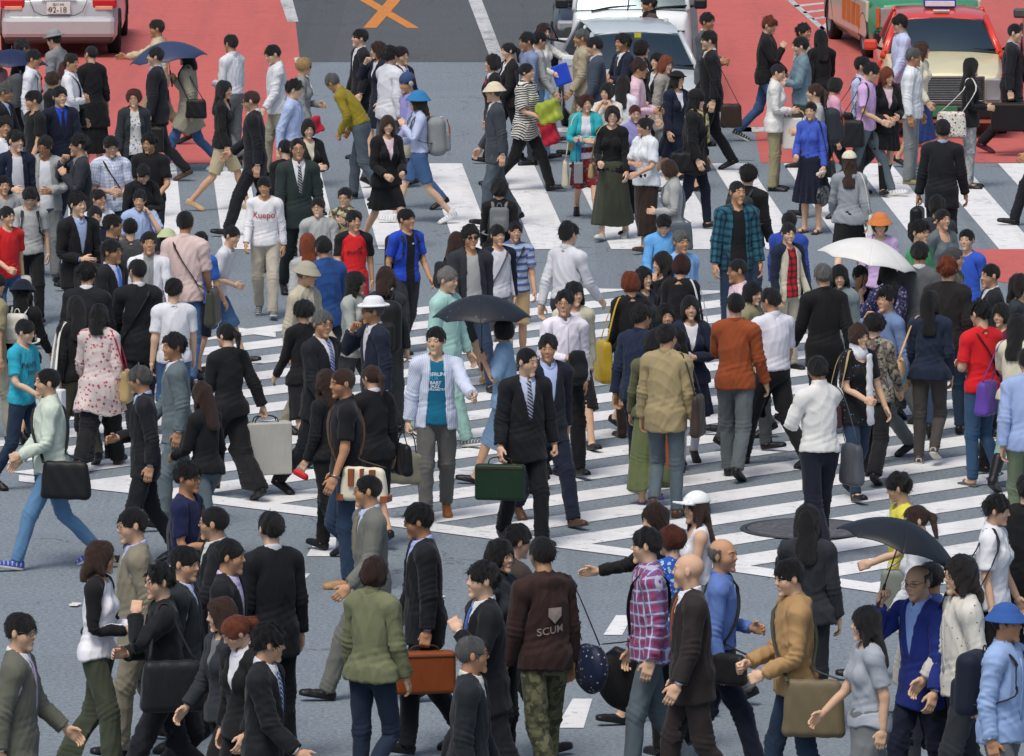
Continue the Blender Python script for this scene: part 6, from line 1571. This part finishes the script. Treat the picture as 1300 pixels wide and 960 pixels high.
P(951,208,152,1.70,'m','man in black jacket with backpack behind the plaid shirt','jkt black','jean djean','spiky hblack',extra=[backpack('dark grey backpack behind the plaid shirt','char')])
P(936,327,-82,1.70,'m','man with glasses in pale pink shirt','shirt lpink','suit dgrey','crop hblack',gl=1)
P(957,357,62,1.60,'f','person with dark hair and beige top right of the rust jacket','knit khaki','suit dgrey','bob hblack')
P(934,371,162,1.70,'m','man in rust orange jacket and grey trousers','jkt 8a4424','suit 5c6468','short hblack',legs='l',arms='cd',extra=[held('silver mobile phone held by the rust jacket','mobile_phone',(.05,.10,.02),'lgrey','L')])
P(978,364,-150,1.72,'m','man in white short sleeve shirt and black trousers striding','sshirt dcdce6','suit black','short hblack',legs='L',shoes='leather black',arms='bd',fat=1.1)
P(1002,282,38,1.50,'m','boy in cream jacket over red checked polo shirt','open cream/sleeves/dnavy dred/plaid/red/navy','suit b5ad9e','short hblack',legs='s',arms='dd')
P(1003,268,160,1.50,'m','boy in bright blue jacket behind the cream jacket','jkt 2a48a0','shorts navy','short hblack')
P(1044,334,-162,1.72,'m','grey haired man in black jacket seen from behind','suit 141416 black -','suit black','short hgrey')
P(1117,271,0,1.54,'f','person in orange crochet hat behind the white umbrella','ltee lilac','suit grey','bob hbrown',hat='bucket c87840/specks/brown')
P(1127,332,-150,1.60,'f','woman in purple floral blouse holding the white umbrella','tunic 3d3f6e/floral/lilac/cream .76','suit dgrey','half hblack',arms='uc',extra=[umbrella('white umbrella with scalloped edge','dcdcd8','L',.50,(.22,.05),.50)])
P(1065,336,-22,1.58,'f','woman in faded grey denim shirt under the white umbrella','shirtout 6f7d80','jean gjean','half hblack')
P(1093,336,12,1.52,'m','boy in navy t-shirt with pale blue letters','tee navy','shorts navy','short hblack',arms='bb',text=('9cc0e6',[('BLEAN',.10,.0,1.24)]))
P(1125,363,-52,1.68,'m','man in pale blue shirt with a hand at his mouth','shirt 6c82a8','suit grey','spiky hblack',arms='dh')
P(1111,396,162,1.60,'f','woman with curly brown hair in brown patterned blouse','blouse 6a5c56/splash/stone/3a302e .84','wide black','perm hdark',legs='L',extra=[cross('thin strapped black bag on the brown patterned blouse','black','L','tote',(.28,.22,.08))])
P(1091,410,32,1.60,'f','woman with brown bob and long white scarf over black top','sblouse black/specks/sblue .74','jean djean','bob hbrown',arms='dl',legs='r',shoes='pump black',extra=[scarf('white',.62),shoulder('brown strapped bag beside the long white scarf','maroon','R',size=(.26,.24,.10),scol='tan')])
P(1197,264,38,1.58,'f','woman with tied black hair in scooped grey knit top','sblouse 5b666b','skirt grey .5','bun hblack')
P(1227,290,-22,1.48,'m','boy in blue t-shirt near the red corner','tee 2f56b8','shorts navy','short hblack')
P(1213,312,68,1.64,'m','man in khaki jacket with receding grey hair','jkt 5c5b4c','suit dgrey','thin hgrey')
P(1169,279,62,1.68,'m','dark haired man right of the white umbrella top','tee 3f8a5a','suit dgrey','spiky hblack')
P(1167,306,158,1.70,'m','man in grey suit jacket right of the white umbrella','suit 565a5c white -','suit char','short hblack')
P(1203,326,165,1.70,'m','man with ginger spiky hair in black leather jacket','jkt 201d1e','jean djean','spiky horange')
P(1181,368,172,1.62,'f','woman with very long black hair and striped sneakers','hood 202a3e','slim 4a4644','long hblack',legs='P',arms='dd',shoes='sneaker brown',extra=[shoulder('beige cloth bag with a bright blue stripe','c09c72/band/2c9fd0','L','hobo',(.42,.42,.12),drop=.38,fwd=-.1)])
P(1257,333,-82,1.70,'m','man with cropped hair in black suit at the red corner','suit suit white -','suit suit','crop hblack')
P(1243,381,-150,1.70,'m','man in scarlet t-shirt and blue jeans wearing flip flops','tee c81c24','jean 33506f','spiky hblack',legs='P',shoes='sandal slate',arms='bx',extra=[cross('black bag on a wide strap over the scarlet t-shirt','black','R','tote',(.30,.2,.10))])
P(1270,384,-52,1.58,'f','smiling woman in wine red top right of the scarlet t-shirt','ltee 5a1f35','suit black','bob hblack')
P(1294,347,62,1.60,'f','woman with dark brown hair at the right edge','ltee char','suit black','half hdark')
P(1291,398,152,1.60,'f','woman in cream top with a purple bag and black boots','tee cream','slim 7d9a8e','long hblack',arms='cb',shoes='boot black',extra=[shoulder('purple drawstring bag against the cream top','purple','L','tote',(.34,.34,.16),drop=.40)])
P(1304,440,175,1.72,'m','man in pale blue shirt and olive trousers at the right edge','shirtout 9cb1dc','suit 67745e','short hblack')
# -- third row
P(670,440,20,1.74,'m','man in black suit with striped tie holding a green case','suit 16181d pblue 27355a/tie/lgrey','suit 16181d','thin hblack',legs='l',arms='kd',yaw=30,shoes='leather dbrown',fat=1.05,extra=[carry('dark green leather briefcase with brown trim','16301f','R',size=(.43,.31,.10),drop=.06,hcol='dbrown',yaw=62)])
P(696,423,22,1.74,'m','man in navy suit and open pale blue shirt behind the green case','suit 1a1f2b aebfe8 -','suit navy','short hblack',legs='L',shoes='leather brown')
P(884,625,-82,1.58,'f','girl in white baseball cap and sleeveless white top','tank white','suit grey','long hbrown',hat='cap dfe3e3')
P(1037,451,-150,1.74,'m','man in white sweater and navy trousers with grey bag','knit d6d6d2 .92','suit 151a2a','short hblack',legs='r',arms='ch',shoes='leather black',extra=[watch('L'),shoulder('grey canvas shoulder bag on the white sweater','4a4d55','R',size=(.30,.36,.12),drop=.50,fwd=-.02)])
P(1138,599,-82,1.62,'f','woman with short messy hair in yellow top under black umbrella','tee cfc84a','skirt offwh .45','spiky hblack',arms='ld')
P(1160,640,-100,1.58,'f','woman in loose white shirt behind the black umbrella','shirtout white','skirt offwh .3','pony hbrown',extra=[shoulder('grey green cloth bag beside the loose white shirt','7d837c','R',size=(.36,.40,.12),drop=.30,fwd=.2)])
P(1268,627,72,1.60,'f','woman with windblown black hair in white short sleeve blouse','sshirtout d6d8dc','skirt black .5','spiky hblack',arms='dd',extra=[shoulder('black and white handbag of the windblown woman','black','R',size=(.34,.30,.12),drop=.46,fwd=-.14)])
P(1306,600,150,1.70,'m','person in black coat cut by the right edge','coatc black','suit black','short hblack')
P(239,585,72,1.68,'m','young man with glasses in navy t-shirt with side print','tee 171d40','jean gjean','spiky hblack',gl=1,arms='bb',extra=[cross('dark bag with colourful print behind the navy t-shirt','char/splash/crim/white','R','tote',(.30,.30,.12),back=.1)])
P(272,641,-80,1.70,'m','balding man with glasses in black suit left of the zebra line','suit suit cfd3cf -','suit suit','thin hdark',gl=1)
P(166,644,-82,1.72,'m','man with glasses in beige grey suit on the plain asphalt','suit 86806f aeb4d8 -','suit 86806f','short hdark',gl=1,extra=[held('black folded umbrella under the beige grey arm','folded_bag',(.10,.30,.14),'black','R','bag',up=.1)])
P(128,686,76,1.60,'f','woman in white and black raglan shirt and olive trousers','ltee d9d9de/sleeves/black','wide 3f4537','half hbrown',arms='bb',legs='r')
P(345,648,-148,1.74,'m','man in black suit and white collar seen from behind alone','suit 14161c white -','suit 14161c','short hblack',gl=1,legs='s',arms='dd')
P(529,638,-80,1.74,'m','man with glasses in black suit carrying an orange leather case','suit 14171d aebcea -','suit 14171d','short hblack',gl=1,arms='kd',legs='l',extra=[carry('orange brown leather briefcase with brass lock','84431f','L',size=(.42,.29,.12),drop=.04,hcol='brown')])
P(236,692,82,1.70,'m','man in dark suit and pale blue collar facing right','suit 22282c b4c4e2 navy','suit suit','short hblack')
P(202,714,-80,1.70,'m','man with glasses in black coat raising an open hand','jkt 16191d','suit suit','spiky hblack',gl=1,arms='hb',extra=[shoulder('black nylon bag on the shoulder of the raised hand','161a1e','L',size=(.44,.34,.16),drop=.34)])
P(292,683,78,1.70,'m','man in black suit with lilac collar facing right','suit 14161c c9bfe0 -','suit suit','short hblack')
P(279,758,-60,1.58,'f','woman with brown fringe beside the ginger ponytail','blazer char grey','suit black','half hbrown')
P(291,783,-48,1.58,'f','woman with ginger ponytail and white collar looking down','suit black white -','suit black','pony hred',nod=34)
P(344,791,78,1.72,'m','young man in black suit with blue striped tie','suit 14161c white 2c3f78/tie/lblue','suit suit','spiky hblack')
P(27,777,82,1.72,'m','man with silver glasses in olive grey suit at bottom left','suit 5c5d52 white lilac','suit 5c5d52','short hdark',gl=1)
P(477,706,152,1.62,'f','woman with brown bob in sage green jacket','jkt 73785a .86','jean 1f2c40','bob hbrown',arms='dd')
P(614,712,-78,1.74,'m','man with small beard in black suit and blue tie','suit 14161c white 3d62b8','suit suit','spiky hblack',arms='cd')
P(598,805,82,1.70,'m','older man with glasses and swept grey hair at the bottom','suit 1c2126 offwh -','suit suit','thin hgrey',gl=1)
P(635,684,60,1.62,'f','person with smooth brown hair behind the tweed jacket','knit char','suit black','bob hdark')
P(660,664,110,1.70,'m','man in brown tweed jacket left of the hooded top','suit 38302c offwh -','suit dgrey','short hblack')
P(687,680,-150,1.72,'m','man in brown hooded top with printed emblem and camouflage trousers','hood 33221f','suit 54563f/camo/3c3f2e/6b6a50','short hblack',arms='dd',text=('8d8078',[('SCUM',.07,.02,1.10,None,8),('@crest',.10,.0,1.22),],True),extra=[shoulder('navy round bag beside the brown hooded top','18213c/dots/lgrey','R','hobo',(.34,.34,.18),drop=.46,fwd=-.04)])
P(821,668,-82,1.74,'m','man in red and blue plaid shirt with black strap','shirtout 6a6aa6/plaid/9a3552/d0cfe4 .84','jean gjean','short hblack',arms='dd',extra=[cross('large black crescent bag left of the plaid shirt','black','R','hobo',(.50,.46,.18),z=.92,back=-.05)])
P(829,639,-84,1.60,'f','woman with brown hair in black top swinging an arm left','ltee black','skirt tan .5','bob hbrown',arms='dp')
P(853,665,-150,1.58,'f','woman with curly red hair in blue and white patterned dress','dress 2a5bb8/floral/9fd0e6/white .5','suit black','perm hred')
P(876,700,-80,1.72,'m','bald man in dark brown suit and rust tie','suit 2c2626 dfe3ea rust','suit 2c2626','none hblack',arms='dd')
P(917,681,80,1.68,'m','balding grey haired man in blue shirt with black bag','shirt 5c78b4','suit navy','bald hgrey',arms='bd',legs='R',extra=[cross('black waist bag in front of the blue shirt','black','R','tote',(.30,.22,.12),back=-.12)])
P(1000,709,-80,1.72,'m','young man in sand hooded top with canvas bag','hood a9875c','jean djean','short hblack',arms='ll',legs='r',extra=[cross('large olive canvas bag on the sand hooded top','6a5f48','L','tote',(.42,.38,.12),scol='dolive',back=.08)])
P(1025,640,172,1.62,'f','woman with wavy dark hair in charcoal blouse seen from behind','shirtout 2a2d33 .84','slim 22252c','long hblack',arms='hd',legs='s')
P(1099,769,-72,1.58,'f','young woman with straight black hair in grey t-shirt','tee 9aa0a8','skirt grey .5','long hblack')
P(1164,715,-48,1.66,'m','old man in cobalt blue blazer holding the black umbrella','suit 1c2c74 8fb0ea -','suit navy','bald hgrey',gl=1,arms='dU',extra=[umbrella('black umbrella held by the man in the blue blazer','1d2127','R',.45,(.34,.10),.52)])
P(1181,712,-160,1.66,'m','dark haired person behind the blue blazer','shirt 5c78b4','suit grey','short hblack')
P(1219,705,-76,1.74,'m','man with long dark hair and glasses in printed pale jacket','jkt c9c7be/specks/dgrey','suit char','half hdark',gl=1,extra=[shoulder('black strapped bag on the printed pale jacket','black','R',size=(.34,.34,.12))])
P(1278,766,62,1.68,'m','man in blue bucket hat and pale blue shirt with backpack','shirtout 93add6','suit grey','short hblack',hat='bucket 2f5596',extra=[backpack('dark backpack of the man in the blue bucket hat','navy',scol='black')])
P(1190,247,168,1.60,'f','dark haired person behind the grey scooped knit top','ltee char','suit black','bob hblack')
settle()
for pr in PEOPLE: build(pr)
